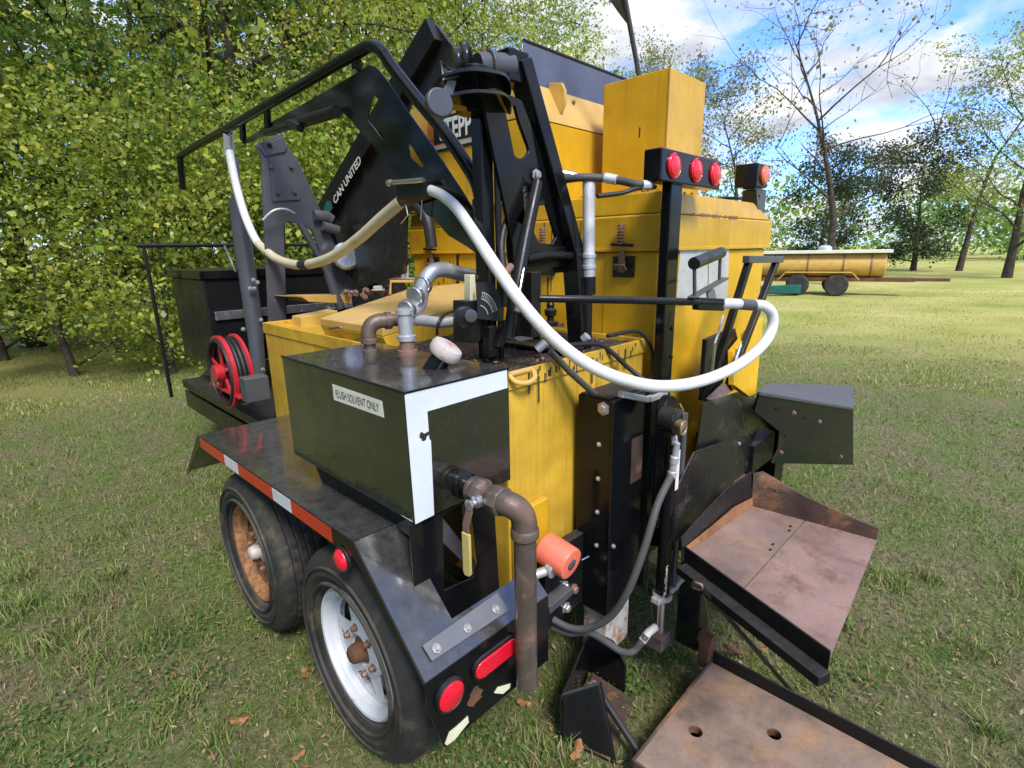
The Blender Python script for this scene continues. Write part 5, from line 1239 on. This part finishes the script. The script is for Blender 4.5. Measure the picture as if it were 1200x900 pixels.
part("guard_rail", mb, 'dull_black', T)
mb = MB(); mb.tube([(1.059, 3.300, 1.671), (1.098, 3.300, 1.527)], .006, 6); part("support_wire", mb, 'silver', T)
mb = MB(); mb.bar((1.967, 3.200, 1.859), (1.918, 3.200, 1.342), .05, .05, (0, 1, 0)); mb.bar((2.108, 3.300, 1.778), (2.248, 3.300, 1.590), .04, .04, (0, 1, 0)); mb.bar((1.878, 3.250, 1.429), (2.093, 3.250, 1.810), .03, .04, (0, 1, 0)); mb.box((1.95, 3.1, .9), (2.6, 3.55, 1.25)); part("chute_frame", mb, 'dull_black', chute, .004)
mb = MB(); mb.lathe((1.859, 2.850, 1.509), (0, -1, .2), [(.0, -.05), (.04, -.05), (.045, .02), (.03, .05), (.0, .05)], n=18); part("pink_float", mb, 'pink', T)
mb = MB(); mb.bar((1.774, 2.800, 1.462), (1.960, 2.800, 1.458), .1, .01); mb.tube([(1.897, 2.800, 1.461), (1.902, 2.800, 1.523), (1.934, 2.800, 1.532), (1.928, 2.800, 1.460)], .012, 8); mb.hexnut((1.685, 2.750, 1.404), (0, 0, 1), .03, .025); part("filler_bracket", mb, 'foil', T)
rnd = random.Random(31)
mb = MB()
for i in range(30):
    px_ = V((1.583, 2.950, 1.372)) + V((rnd.uniform(0, .42), rnd.uniform(-.05, .1), rnd.uniform(-.02, .02)))
    mb.hexnut(px_, (rnd.uniform(-.3, .3), -1, rnd.uniform(0, 1)), rnd.uniform(.008, .02), rnd.uniform(.01, .05))
part("fitting_cluster", mb, 'rust_bolt', T)
# red hose reel
rc = V((.985, 3.28, .96))
mb = MB(); mb.lathe(rc, (1, 0, 0), [(.205, -.055), (.215, -.05), (.215, -.03), (.205, -.025), (.185, -.03), (.185, -.05), (.205, -.055)], n=48, caps=False); mb.lathe(rc, (1, 0, 0), [(.205, .035), (.215, .04), (.215, .055), (.205, .06), (.185, .055), (.185, .04), (.205, .035)], n=48, caps=False)
for k in range(5):
    t = k * 1.2566 + .3; mb.bar(rc + V((-.04, 0, 0)), rc + V((-.04, math.cos(t) * .195, math.sin(t) * .195)), .02, .012, (1, 0, 0))
mb.lathe(rc, (1, 0, 0), [(.05, -.045), (.05, .05)], n=18); reel = part("hose_reel", mb, 'red_hose', T, label="red hose reel at the front of the fender")
mb = MB()
for k in range(5): mb.tube([rc + V((-.055 + k * .024, math.cos(t) * .188, math.sin(t) * .188)) for t in np.linspace(0, 2 * math.pi, 33)], .012, 8, caps=False)
part("wound_hose", mb, 'black_rubber', reel)
mb = MB(); mb.box((.93, 3.03, .845), (1.06, 3.53, .862)); mb.bar((.935, 3.05, .86), (.935, 3.05, .94), .02, .12); mb.lathe(rc, (1, 0, 0), [(.05, -.09), (.05, .05)], n=18); part("reel_frame", mb, 'red_hose', reel, .003)
mb = MB(); mb.box((.93, 2.90, .846), (1.055, 2.99, .98)); part("control_box", mb, 'grey_steel', T, .006)

# ---- stabiliser jack at the rear
JX, JY = 1.405, .915
mb = MB(); mb.box((1.40, .915, .31), (1.62, 1.06, 1.135)); jack = part("jack_sleeve", mb, 'black', T, .006, label="black square sleeve of the hydraulic stabiliser")
mb = MB(); mb.box((1.396, .912, .33), (1.402, .918, 1.13)); part("sleeve_weld", mb, 'dull_black', jack, .001)
mb = MB(); mb.prism([(1.52, .9135, .80), (1.595, .9135, .80), (1.595, .9135, .97), (1.52, .9135, .97)], (0, -.001, 0)); part("sleeve_window", mb, 'rust_plate_dark', jack)
for q in ((1.398, 0.952, 1.103), (1.398, 0.966, 0.973), (1.398, 0.966, 0.847), (1.398, 0.966, 0.720), (1.398, 0.966, 0.589), (1.398, 0.895, 0.615)):
    mb = MB(); mb.hexnut(q, (-1, 0, 0), .0065, .007); part("bolt", mb, 'bolt', jack)
mb = MB(); mb.hexnut((1.398, 0.952, 1.103), (-1, 0, 0), .017, .014); part("bolt", mb, 'bolt', jack)
mb = MB(); mb.box((1.622, .90, .33), (1.66, .985, 1.12)); mb.box((1.40, .93, 1.135), (1.66, 1.05, 1.141)); part("sleeve_channel", mb, 'dull_black', jack, .003)
mb = MB(); mb.bar((1.416, 0.900, 1.159), (1.586, 0.900, 1.104), .022, .022); mb.bar((1.598, 0.900, 1.102), (1.719, 0.900, 1.101), .022, .022); part("top_bracket", mb, 'galv', jack, .003)
mb = MB(); mb.box((1.43, .935, .11), (1.585, 1.04, .40)); part("inner_leg", mb, 'iron_white', jack, .004, label="peeling white inner leg of the stabiliser")
# foot with angled wings
mb = MB()
mb.prism([(1.105, .885, .004), (1.43, 1.00, .004), (1.43, 1.00, .20), (1.105, .885, .185)], (.004, .010, 0))
foot = part("jack_foot", mb, 'black', T, .002)
mb = MB(); mb.hexa([V(p) for p in ((1.113, 0.895, 0.004), (1.168, 0.710, 0.004), (1.185, 0.721, 0.004), (1.143, 0.893, 0.004), (1.113, 0.899, 0.185), (1.242, 0.834, 0.185), (1.259, 0.835, 0.190), (1.130, 0.899, 0.190))]); part("foot_wing", mb, 'black', foot, .002)
mb = MB(); mb.prism([(1.425, 1.0, .004), (1.425, .845, .004), (1.425, .845, .13), (1.425, .90, .20), (1.425, 1.0, .20)], (.010, 0, 0)); part("foot_web", mb, 'black', foot, .002)
mb = MB(); mb.prism([(1.125, .87, .016), (1.165, .73, .016), (1.42, .80, .016), (1.42, .985, .016)], (0, 0, -.010)); part("foot_plate", mb, 'rust_plate_dark', foot, .002)
mb = MB(); mb.tube([(1.249, 0.870, 0.152), (1.266, 0.860, 0.136), (1.210, 0.613, 0.030)], .0125, 8); part("brace_rod", mb, 'dull_black', foot)
mb = MB(); mb.tube([(1.236, 0.875, 0.147), (1.270, 0.870, 0.145)], .014, 8); part("rod_end", mb, 'rust_bolt', foot)
# hydraulic ram of the jack
ct, cb = V((1.569, 0.780, 0.830)), V((1.541, 0.780, 0.312))
ct = V((1.590, .80, .900)); cb = V((1.590, .80, .375))
mb = MB(); mb.tube([(1.590, .80, 1.00), (1.590, .80, .355)], .0255, 22); cyl = part("hydraulic_cylinder", mb, 'black', T, .003, label="black hydraulic cylinder with white lettering")
mb = MB(); mb.tube([(1.590, .80, .36), (1.590, .80, .20)], .0135, 16); part("piston_rod", mb, 'silver', cyl)
mb = MB(); mb.tube([(1.655, .79, 1.06), (1.655, .79, .36)], .0115, 14); mb.bar((1.61, .795, 1.0), (1.66, .79, 1.0), .02, .02); part("side_tube", mb, 'grey_steel', cyl)
mb = MB(); mb.bar((1.535, .80, .365), (1.69, .795, .365), .035, .022); mb.bar((1.66, .79, .365), (1.70, .77, .40), .018, .018); mb.lathe((1.59, .80, .352), (0, 0, 1), [(.036, 0), (.036, .022)], n=18); part("cylinder_clamp", mb, 'iron_white', cyl, .004)
mb = MB(); mb.box((1.55, .77, .145), (1.63, .84, .205)); part("rod_block", mb, 'pipe', cyl, .005)
mb = MB(); mb.lathe((1.57, .80, 1.055), (0, -1, 0), [(.042, -.03), (.042, .028), (.030, .032), (.030, .04), (.0, .04)], n=26); mb.lathe((1.61, .80, 1.075), (0, -1, 0), [(.05, -.05), (.05, -.02), (.0, -.02)], n=26); mb.bar((1.59, .80, .99), (1.585, .80, 1.03), .05, .05, (0, 1, 0)); part("cylinder_eye", mb, 'dull_black', cyl, .003)
mb = MB(); mb.lathe((1.552, .755, 1.055), (-.2, -1, 0), [(.016, -.01), (.016, .012), (.0, .012)], n=16); mb.tube([V((1.552, .742, 1.043)) + V((math.cos(t) * .020, 0, math.sin(t) * .022)) for t in np.linspace(0, 6.283, 20)], .004, 8, caps=False); mb.tube([(1.552, .742, 1.07), (1.535, .74, 1.11), (1.53, .75, 1.13)], .003, 6); part("lynch_pin", mb, 'brass', cyl)
mb = MB(); mb.prism([(1.603, .7735, .80), (1.603, .7735, .945), (1.578, .7718, .945), (1.578, .7718, .80)], (0, -.0018, 0)); part("cylinder_label", mb, 'label', cyl)
# lettering runs up the barrel, wrapped round its front
tx = text("cylinder_lettering", "Redlion", (1.566, .7722, .395), (0, 0, 1), (-1, 0, 0), .120, .022, 'white_ink', cyl, bold=.02)
tx.location.x += .0
# fittings and hoses
mb = MB(); mb.lathe((1.545, .77, .865), (.0, -.1, 1), [(.015, 0), (.015, .02), (.012, .022), (.012, .05), (.015, .052), (.015, .075), (.011, .078), (.011, .125), (.0, .13)], n=14); mb.tube([(1.545, .765, .985), (1.575, .785, 1.0)], .011, 10); part("hose_fitting", mb, 'galv', cyl)
mb = MB(); mb.tube([(1.545, .770, .87), (1.442, 0.760, 0.808), (1.373, 0.760, 0.683), (1.318, 0.780, 0.543), (1.296, 0.830, 0.426), (1.269, 0.900, 0.356), (1.242, 0.960, 0.339), (1.221, 1.020, 0.353)], .0125, 14, smooth=5); part("hydraulic_hose", mb, 'hydraulic', T, label="grey hydraulic hose dropping from the top of the cylinder")
mb = MB(); mb.tube([(1.233, 1.030, 0.308), (1.255, 0.970, 0.304), (1.298, 0.920, 0.310), (1.346, 0.880, 0.264), (1.380, 0.840, 0.227), (1.428, 0.820, 0.204), (1.456, 0.800, 0.242), (1.475, 0.795, 0.259)], .0125, 14, smooth=5); part("hydraulic_hose", mb, 'hydraulic', T, label="grey hydraulic hose looping to the foot of the cylinder")
mb = MB(); mb.tube([(1.456, 0.800, 0.242), (1.493, 0.795, 0.262), (1.533, 0.790, 0.263)], .0145, 12); part("hose_fitting", mb, 'iron_white', T)
# bolted hinge block, orange filter canister
mb = MB(); mb.box((1.18, 1.02, .33), (1.395, 1.06, .62)); hb_ = part("hinge_block", mb, 'dull_black', T, .004)
for q in ((1.280, 1.018, 0.458), (1.291, 1.018, 0.364), (1.479, 1.018, 0.395), (1.478, 1.018, 0.259), (1.334, 1.018, 0.418)):
    mb = MB(); mb.hexnut(q, (0, -1, 0), .015, .016); part("bolt", mb, 'bolt' if q[0] < 1.3 else 'rust_bolt', hb_)
mb = MB(); mb.bar((1.152, 1.000, 0.451), (1.272, 1.000, 0.460), .05, .03); part("link_bar", mb, 'grey_steel', hb_, .003)
fo = V((1.197, 0.925, 0.628)); fa = V((.04, -.98, -.18)).normalized()
mb = MB(); mb.lathe(fo, fa, [(.049, -.112), (.054, -.106), (.054, -.004), (.0515, .002), (.044, .003)], n=36); flt = part("filter_canister", mb, 'orange_can', T, label="orange filter canister beside the drain pipe")
mb = MB(); mb.lathe(fo, fa, [(.044, -.002), (.044, .001), (.020, .001), (.0, .001)], n=30); part("canister_face", mb, 'foil', flt)
mb = MB(); mb.lathe(fo, fa, [(.019, .0), (.019, .006), (.010, .010), (.0, .010)], n=18); part("canister_port", mb, 'grey_steel', flt)
mb = MB(); q = fo - fa * .05 + V((-.034, 0, -.030)); mb.lathe(q, fa, [(.028, -.014), (.030, -.012), (.030, .010), (.028, .012)], n=20); mb.tube([q + V((-.06, .03, -.01)), q], .016, 12); part("canister_clamp", mb, 'galv', flt)
mb = MB(); mb.tube([(1.250, 0.920, 0.621), (1.288, 0.920, 0.616)], .003, 6); part("canister_wire", mb, 'silver', flt)

# ---- upper rusty tray: level, narrow at the machine and flaring out to the rear
ZU = .60
f0, f1 = V((1.556, 0.705, 0.600)), V((2.045, 0.666, 0.600))
r0_ = V((1.387, 0.294, 0.600)); ld = (r0_ - f0).normalized(); r1_ = V((2.059, 0.496, 0.600)); rd_ = (r1_ - f1).normalized()
s0_, s1_ = V((1.484, 0.485, 0.600)), V((2.015, 0.477, 0.600))
sdv = (s1_ - s0_).normalized()
def meet(p, d, q, e):
    den = d.x * e.y - d.y * e.x; w = q - p
    return p + d * ((w.x * e.y - w.y * e.x) / den)
sl0, sl1 = meet(f0, ld, s0_, sdv), meet(f1, rd_, s0_, sdv)
e0, e1 = f0 + ld * .53, f1 + rd_ * .42
gapv = V((0, -.004, 0))
mb = MB(); mb.prism([f0, f1, sl1, sl0], (0, 0, -.006)); tray = part("loading_tray", mb, 'rust_plate', T, label="rusty flared steel loading tray")
mb = MB(); mb.prism([sl0 + gapv, sl1 + gapv, e1, e0], (0, 0, -.006)); part("tray_plate", mb, 'pink_rust', tray, label="pinkish primer coloured plate of the tray")
dz = V((0, 0, .022))
mb = MB(); mb.prism([f0 + dz, e0 + dz, e0 - dz * 2.6, f0 - dz * 2.6], (-.007, 0, 0)); part("tray_flange", mb, 'dull_black', tray, .002)
mb = MB(); mb.bar(f0 - dz * 2.2 + V((-.03, 0, 0)), e0 - dz * 2.2 + V((-.03, 0, 0)), .045, .03); part("tray_rail", mb, 'dull_black', tray, .003)
mb = MB(); mb.prism([f0 + V((-.02, .0, -.03)), f1 + V((0, 0, -.03)), f1 + V((.02, .02, .135)), f0.lerp(f1, .62) + V((0, .02, .13)), f0.lerp(f1, .3) + V((0, .015, .10)), f0 + V((-.02, .01, .06))], (0, .006, 0)); part("tray_back", mb, 'chute_steel', tray, .002, label="dark back wall of the tray, rusted orange along its foot")
mb = MB(); n_ = V((0, .0, 1)); off = V((0, .001, 0))
mb.prism([f0 + V((0, -.001, .002)), f1 + V((0, -.001, .002)), f1 + V((.0, .003, .035)), f0.lerp(f1, .7) + V((0, .002, .05)), f0.lerp(f1, .4) + V((0, .002, .035)), f0 + V((0, .002, .02))], (0, -.003, 0)); part("rust_bloom", mb, 'rust_bloom', tray)
wr = [f1 + V((0, 0, -.02)), f1 + V((.01, .01, .135)), f1 + V((.03, -.02, .145)), f1 + rd_ * .06 + V((.02, 0, .135)), f1 + rd_ * .19 + V((.0, 0, .095)), f1 + rd_ * .34 + V((0, 0, .06)), f1 + rd_ * .42 + V((0, 0, .045)), f1 + rd_ * .42 + V((0, 0, -.02))]
hc = f1 + rd_ * .085 + V((.0, 0, .085)); hl_ = [hc + rd_ * (.016 * math.cos(t)) + V((0, 0, .009 * math.sin(t))) for t in np.linspace(0, 2 * math.pi, 13)[:-1]]
mb = MB(); mb.prism(wr, (.006, .004, 0), [hl_]); part("tray_end_wall", mb, 'rust_plate_dark', tray, .001)
for t, o_ in ((.50, .012), (.57, .016), (.80, .010), (.86, .015)):
    c = sl0.lerp(sl1, t) + V((0, o_ * 1.5, .001))
    mb = MB(); mb.prism([c + V((.008 * math.cos(a), .005 * math.sin(a), 0)) for a in np.linspace(0, 6.28, 9)[:-1]], (0, 0, .0012)); part("weld_spot", mb, 'ink', tray)
mb = MB(); mb.box((1.665, .93, .42), (3.05, 1.0, .56)); mb.bar((1.74, .95, .50), (1.74, .72, .55), .06, .08); mb.bar((2.1, .95, .50), (2.1, .70, .55), .06, .08); part("rear_crossmember", mb, 'dull_black', frame, .004)
mb = MB(); mb.prism([(1.60, .775, .585), (2.13, .775, .585), (2.13, .775, .80), (2.02, .775, .86), (1.72, .775, .90), (1.60, .775, .80)], (0, .008, 0)); part("trough_wall", mb, 'chute_steel', T, .002, label="dark scuffed wall between the tray and the chute")
# latch hardware left of the tray
mb = MB(); mb.prism([(1.829, 0.860, 0.780), (2.087, 0.860, 0.665), (2.137, 0.860, 0.624), (2.141, 0.860, 0.508), (2.004, 0.860, 0.520), (1.851, 0.860, 0.618)], (0, .01, 0), [[(1.862, 0.860, 0.751), (2.045, 0.860, 0.667), (2.074, 0.860, 0.594), (1.895, 0.860, 0.620)]]); mb.tube([(1.822, 0.840, 0.643), (1.985, 0.840, 0.574), (1.998, 0.840, 0.593)], .008, 8); mb.prism([(1.855, 0.850, 0.657), (1.975, 0.850, 0.667), (2.048, 0.850, 0.618), (2.007, 0.850, 0.570)], (0, -.02, 0)); part("tray_latch", mb, 'grey_steel', T, .002)

# ---- lower tray close to the ground
mb = MB(); zt = .085
holes = []
for q in ((1.386, 0.552, 0.085), (1.551, 0.364, 0.085)):
    holes.append([(q[0] + .022 * math.cos(t), q[1] + .022 * math.sin(t), zt) for t in np.linspace(0, 2 * math.pi, 21)[:-1]])
mb.prism([(1.155, .640, zt), (1.708, .640, zt), (1.708, -.25, zt), (1.155, -.25, zt)], (0, 0, -.008), holes); lt = part("lower_tray", mb, 'rust_tray', T, label="rusty low tray with two drain holes near the ground")
mb = MB(); mb.box((1.15, .640, .045), (1.712, .648, .094)); part("tray_lip", mb, 'rust_plate_dark', lt, .002)
mb = MB(); mb.box((1.709, -.25, .03), (1.718, .639, .135)); part("tray_side", mb, 'dull_black', lt, .002)
mb = MB(); mb.box((1.146, -.25, .045), (1.1545, .639, .10)); part("tray_side", mb, 'rust_plate_dark', lt, .002)
for q in ((1.386, 0.552, 0.085), (1.551, 0.364, 0.085)):
    mb = MB(); mb.lathe((q[0], q[1], zt - .03), (0, 0, 1), [(.028, 0), (.028, .02), (.022, .0215), (.022, 0)], n=24); part("drain_collar", mb, 'rust', lt)
mb = MB(); mb.box((1.685, .645, .06), (1.745, .69, .17)); mb.tube([(1.715, .64, .17), (1.715, .70, .17)], .028, 12); part("tray_hinge", mb, 'rust', lt, .006)
mb = MB(); mb.tube([(1.389, 0.600, 0.612), (1.421, 0.580, 0.587), (1.836, 0.360, 0.004), (2.217, 0.300, -0.428)], .008, 8); part("tray_chain_rod", mb, 'dull_black', T)
mb = MB(); mb.tube([(1.401, 0.605, 0.600), (1.419, 0.585, 0.592)], .012, 8); mb.tube([(1.421, 0.580, 0.587), (1.668, 0.640, 0.255)], .003, 6); part("rod_end", mb, 'rust_bolt', T)
mb = MB(); mb.tube([(1.773, 0.620, 0.130), (1.983, 0.600, -0.046), (2.545, 0.420, -0.564)], .009, 8); part("tray_prop", mb, 'rust', T)
mb = MB(); mb.box((1.70, .70, .10), (1.79, .79, .565)); part("tray_pedestal", mb, 'dull_black', T, .005)

# ---- discharge chute under the kettle and its gate lever
mb = MB(); mb.prism([(1.820, 0.800, 1.052), (1.893, 0.800, 1.053), (2.468, 0.800, 0.687), (2.500, 0.800, 0.647), (2.486, 0.800, 0.616), (2.177, 0.800, 0.613), (1.786, 0.800, 0.822)], (.004, .008, 0)); dch = part("discharge_chute", mb, 'chute_steel', T, .001, label="black folded discharge chute below the kettle")
mb = MB(); mb.prism([(1.907, 0.806, 1.048), (2.486, 0.806, 0.680), (3.333, 0.930, 0.478), (3.121, 0.940, 0.638), (2.728, 0.970, 0.902)], (0, .006, -.006)); part("chute_floor", mb, 'chute_steel', dch, .001)
mb = MB(); mb.bar((2.177, 0.800, 0.613), (2.712, 0.840, 0.539), .012, .012); part("chute_edge", mb, 'rust', dch, .002)
for q in ((2.409, 0.798, 0.688), (2.207, 0.798, 0.788)):
    mb = MB(); mb.hexnut(q, (0, -1, 0), .007, .007); part("bolt", mb, 'bolt', dch)
mb = MB(); mb.prism([(1.892, 0.820, 1.056), (2.240, 0.900, 1.039), (2.373, 0.900, 0.981), (1.975, 0.820, 1.017)], (0, .006, -.004)); part("chute_inner", mb, 'pink_rust', dch, .001)
mb = MB(); mb.hexa([V(p) for p in ((2.183, 0.740, 0.952), (2.509, 0.700, 0.760), (4.208, 0.660, 0.090), (3.855, 0.850, 0.180), (2.276, 0.780, 1.014), (2.424, 0.780, 0.992), (3.899, 0.660, 0.587), (4.173, 0.850, 0.631))]) if False else mb.prism([(2.161, 0.720, 1.041), (3.311, 0.600, 0.735), (3.553, 0.600, 0.316), (2.356, 0.700, 0.677), (2.545, 0.710, 0.748), (2.183, 0.740, 0.952)], (.01, .012, 0)); part("chute_side", mb, 'black', dch, .002)
mb = MB(); mb.prism([(2.339, 0.800, 0.982), (2.876, 0.920, 0.909), (4.303, 0.800, 0.632), (3.366, 0.610, 0.720), (2.221, 0.740, 1.025)], (0, 0, -.006)); part("chute_top", mb, 'grey_steel', dch, .001)
mb = MB(); mb.prism([(2.324, 0.900, 1.164), (2.561, 0.900, 1.259), (2.653, 0.900, 1.282), (2.537, 0.860, 0.930), (2.451, 0.860, 0.935), (2.264, 0.860, 1.026)], (0, .03, 0)); part("chute_guard", mb, 'yellow_rear', dch, .004)
mb = MB(); mb.prism([(2.124, 0.940, 1.240), (2.275, 0.940, 1.250), (2.423, 0.940, 1.252), (2.479, 0.940, 1.177), (2.229, 0.920, 0.968), (2.082, 0.920, 0.985)], (0, .02, 0)); gate = part("gate_plate", mb, 'dull_black', T, .003)
LV = .90
mb = MB(); mb.bar((2.358, 0.880, 1.569), (2.070, 0.900, 0.991), .028, .028); part("lever_bar", mb, 'black', gate, .003)
mb = MB(); mb.bar((2.696, 0.880, 1.557), (2.283, 0.900, 1.004), .028, .028); part("lever_bar", mb, 'black', gate, .003)
mb = MB(); mb.bar((2.313, 0.880, 1.563), (2.745, 0.880, 1.552), .030, .030); part("lever_crossbar", mb, 'grey_steel', gate, .003)
mb = MB(); mb.tube([(2.342, 0.880, 1.194), (2.293, 0.880, 1.122)], .007, 8); part("lever_link", mb, 'silver', gate)
mb = MB(); mb.tube([(2.109, 0.870, 1.347), (2.047, 0.870, 1.244), (2.063, 0.880, 1.106)], .006, 8); part("lever_link", mb, 'silver', gate)
# matching jack sleeve on the far side
mb = MB(); mb.box((2.95, .86, .25), (3.10, 1.0, .80)); mb.box((2.93, .82, .0), (3.12, 1.04, .03)); mb.box((2.98, .9, .03), (3.07, .97, .25)); part("jack_sleeve", mb, 'black', T, .005)
# small loose hoses over the rear rim of the side tank
mb = MB(); mb.tube([(1.277, 1.080, 1.298), (1.309, 1.070, 1.266), (1.343, 1.050, 1.223), (1.408, 1.020, 1.157), (1.446, 1.000, 1.116)], .011, 10, smooth=4); part("rim_hose", mb, 'hydraulic', T)
mb = MB(); mb.tube([(1.430, 1.150, 1.289), (1.566, 1.100, 1.281), (1.610, 1.070, 1.250), (1.677, 1.040, 1.185), (1.714, 0.980, 1.131)], .009, 10, smooth=4); mb.tube([(1.630, 1.100, 1.302), (1.793, 1.080, 1.303), (1.838, 1.060, 1.272), (1.873, 1.050, 1.213), (1.848, 1.030, 1.105)], .008, 10, smooth=4); part("rim_hose", mb, 'black_rubber', T)

# ================================================================ LOOSE THINGS
def oak_leaf(x, y, rot, sc, tilt, label):
    mb = MB(); n = 36; pts = []
    for i in range(n):
        t = 2 * math.pi * i / n
        lob = 1 + .38 * math.cos(t * 7 + .4) * abs(math.sin(t))
        pts.append((.055 * math.cos(t), .026 * math.sin(t) * lob, .010 * math.cos(t * 2) + .006 * math.sin(3 * t)))
    mb.v = [(0, 0, .008)] + pts; mb.f = [(0, 1 + i, 1 + (i + 1) % n) for i in range(n)]
    mb.tube([(-.055, 0, .010), (-.085, .004, .004)], .0015, 5)
    c, s = math.cos(rot), math.sin(rot)
    zz = float(lawn_height(np.array(x), np.array(y))) + .018
    q = MB(); q.v = [(x + sc * (p[0] * c - p[1] * s), y + sc * (p[0] * s + p[1] * c), zz + sc * p[2] + p[0] * tilt) for p in mb.v]; q.f = mb.f
    return tag(part("fallen_leaf", q, 'dry_leaf', None), label, "leaf", "fallen oak leaves on the grass")
for i, (q, lb_) in enumerate([
 ((0.472, 1.488, 0.000), "curled brown oak leaf on the grass at the bottom left, left of the rear tyre"), ((0.647, 1.818, 0.000), "brown oak leaf on the grass level with the rear hub, left of the rear tyre"),
 ((0.390, 1.779, 0.000), "dark brown oak leaf farthest from the tyres at the lower left"), ((0.595, 2.188, 0.000), "tan oak leaf on the grass just below the front tyre"),
 ((1.133, 1.080, 0.000), "brown oak leaf on the grass under the drain pipe"), ((1.110, 0.827, 0.000), "oak leaf lying in front of the stabiliser foot"),
 ((1.369, 1.180, -0.000), "oak leaf under the hinge block, right of the drain pipe"), ((2.021, 0.553, 0.000), "orange leaf on the strip of grass between the two rusty trays")]):
    oak_leaf(q[0], q[1], i * 1.3, .42 + .12 * (i % 3), .1 * (i % 2), lb_)

# ---- yellow equipment parked across the meadow
E0 = V((19.6, 5.9, 0))
eq = root("yellow_equipment_trailer", tuple(E0), "faded yellow tank trailer parked far across the meadow", "trailer")
def ep(*p): return (E0.x + p[0], E0.y + p[1], p[2])
# lies across the line of sight
ux, uy = .30, -.954
def el_(a, b, z): return (E0.x + ux * a - uy * b, E0.y + uy * a + ux * b, z)
mb = MB(); mb.tube([el_(-1.0, 0, .95), el_(2.6, 0, .95)], .38, 24); part("tank", mb, 'yellow_pale', eq, .05)
mb = MB(); mb.bar(el_(-1.1, -.1, 1.38), el_(2.7, -.1, 1.38), .7, .10); part("top_rail", mb, 'label', eq, .01)
mb = MB(); mb.bar(el_(-1.2, 0, .50), el_(3.4, 0, .50), .5, .12); part("equipment_frame", mb, 'rust', eq, .01)
for a in (.2, 1.3):
    for b in (-.55, .55):
        mb = MB(); mb.lathe(el_(a, b, .34), (uy, -ux, 0), [(.12, -.1), (.30, -.1), (.34, -.07), (.34, .07), (.30, .1), (.12, .1)], n=28); w = part("wheel", mb, 'rubber', eq)
        mb = MB(); mb.lathe(el_(a, b, .34), (uy, -ux, 0), [(.0, -.06), (.17, -.05), (.17, .05), (.0, .06)], n=20); part("rim", mb, 'foil', w)
mb = MB(); mb.prism([el_(-.9, -.7, .08), el_(.3, -.7, .08), el_(.3, -.7, .36), el_(-.9, -.7, .30)], (ux * 0 + uy * .3, -.1, 0)); part("green_cover", mb, 'teal_ink', eq, .02)

for a in (-.55, .45, 1.45, 2.2):
    mb = MB(); mb.lathe(el_(a, 0, .95), (ux, uy, 0), [(.38, -.02), (.40, -.02), (.40, .02), (.38, .02)], n=24, caps=False); part("tank_band", mb, 'rust_bolt', eq)
for b in (-.55, .55):
    mb = MB(); mb.bar(el_(-.2, b, .74), el_(1.7, b, .74), .26, .03); mb.bar(el_(-.2, b, .72), el_(-.38, b, .5), .26, .03); mb.bar(el_(1.7, b, .72), el_(1.9, b, .5), .26, .03); part("fender", mb, 'yellow_pale', eq, .01)
mb = MB(); mb.lathe(el_(.9, 0, 1.42), (0, 0, 1), [(.2, 0), (.2, .1), (.12, .16), (.0, .17)], n=20); part("filler_dome", mb, 'foil', eq)
mb = MB(); mb.bar(el_(3.4, 0, .5), el_(4.3, 0, .5), .1, .1); mb.bar(el_(4.2, 0, .5), el_(4.2, 0, .02), .08, .08); part("drawbar", mb, 'rust', eq, .01)
# folded lips and bolts on the discharge chute
mb = MB(); mb.bar((2.156, 0.718, 1.039), (3.303, 0.598, 0.732), .012, .014); part("chute_lip", mb, 'grey_steel', dch, .002)
for q in ((2.435, 0.660, 0.902), (2.755, 0.630, 0.788), (2.459, 0.700, 0.699), (3.197, 0.605, 0.479)):
    mb = MB(); mb.hexnut(q, (-.3, -.9, 0), .008, .009); part("bolt", mb, 'rust_bolt', dch)
mb = MB(); mb.box((2.35, .78, .60), (2.62, 1.06, .74)); part("chute_mount", mb, 'dull_black', dch, .004)
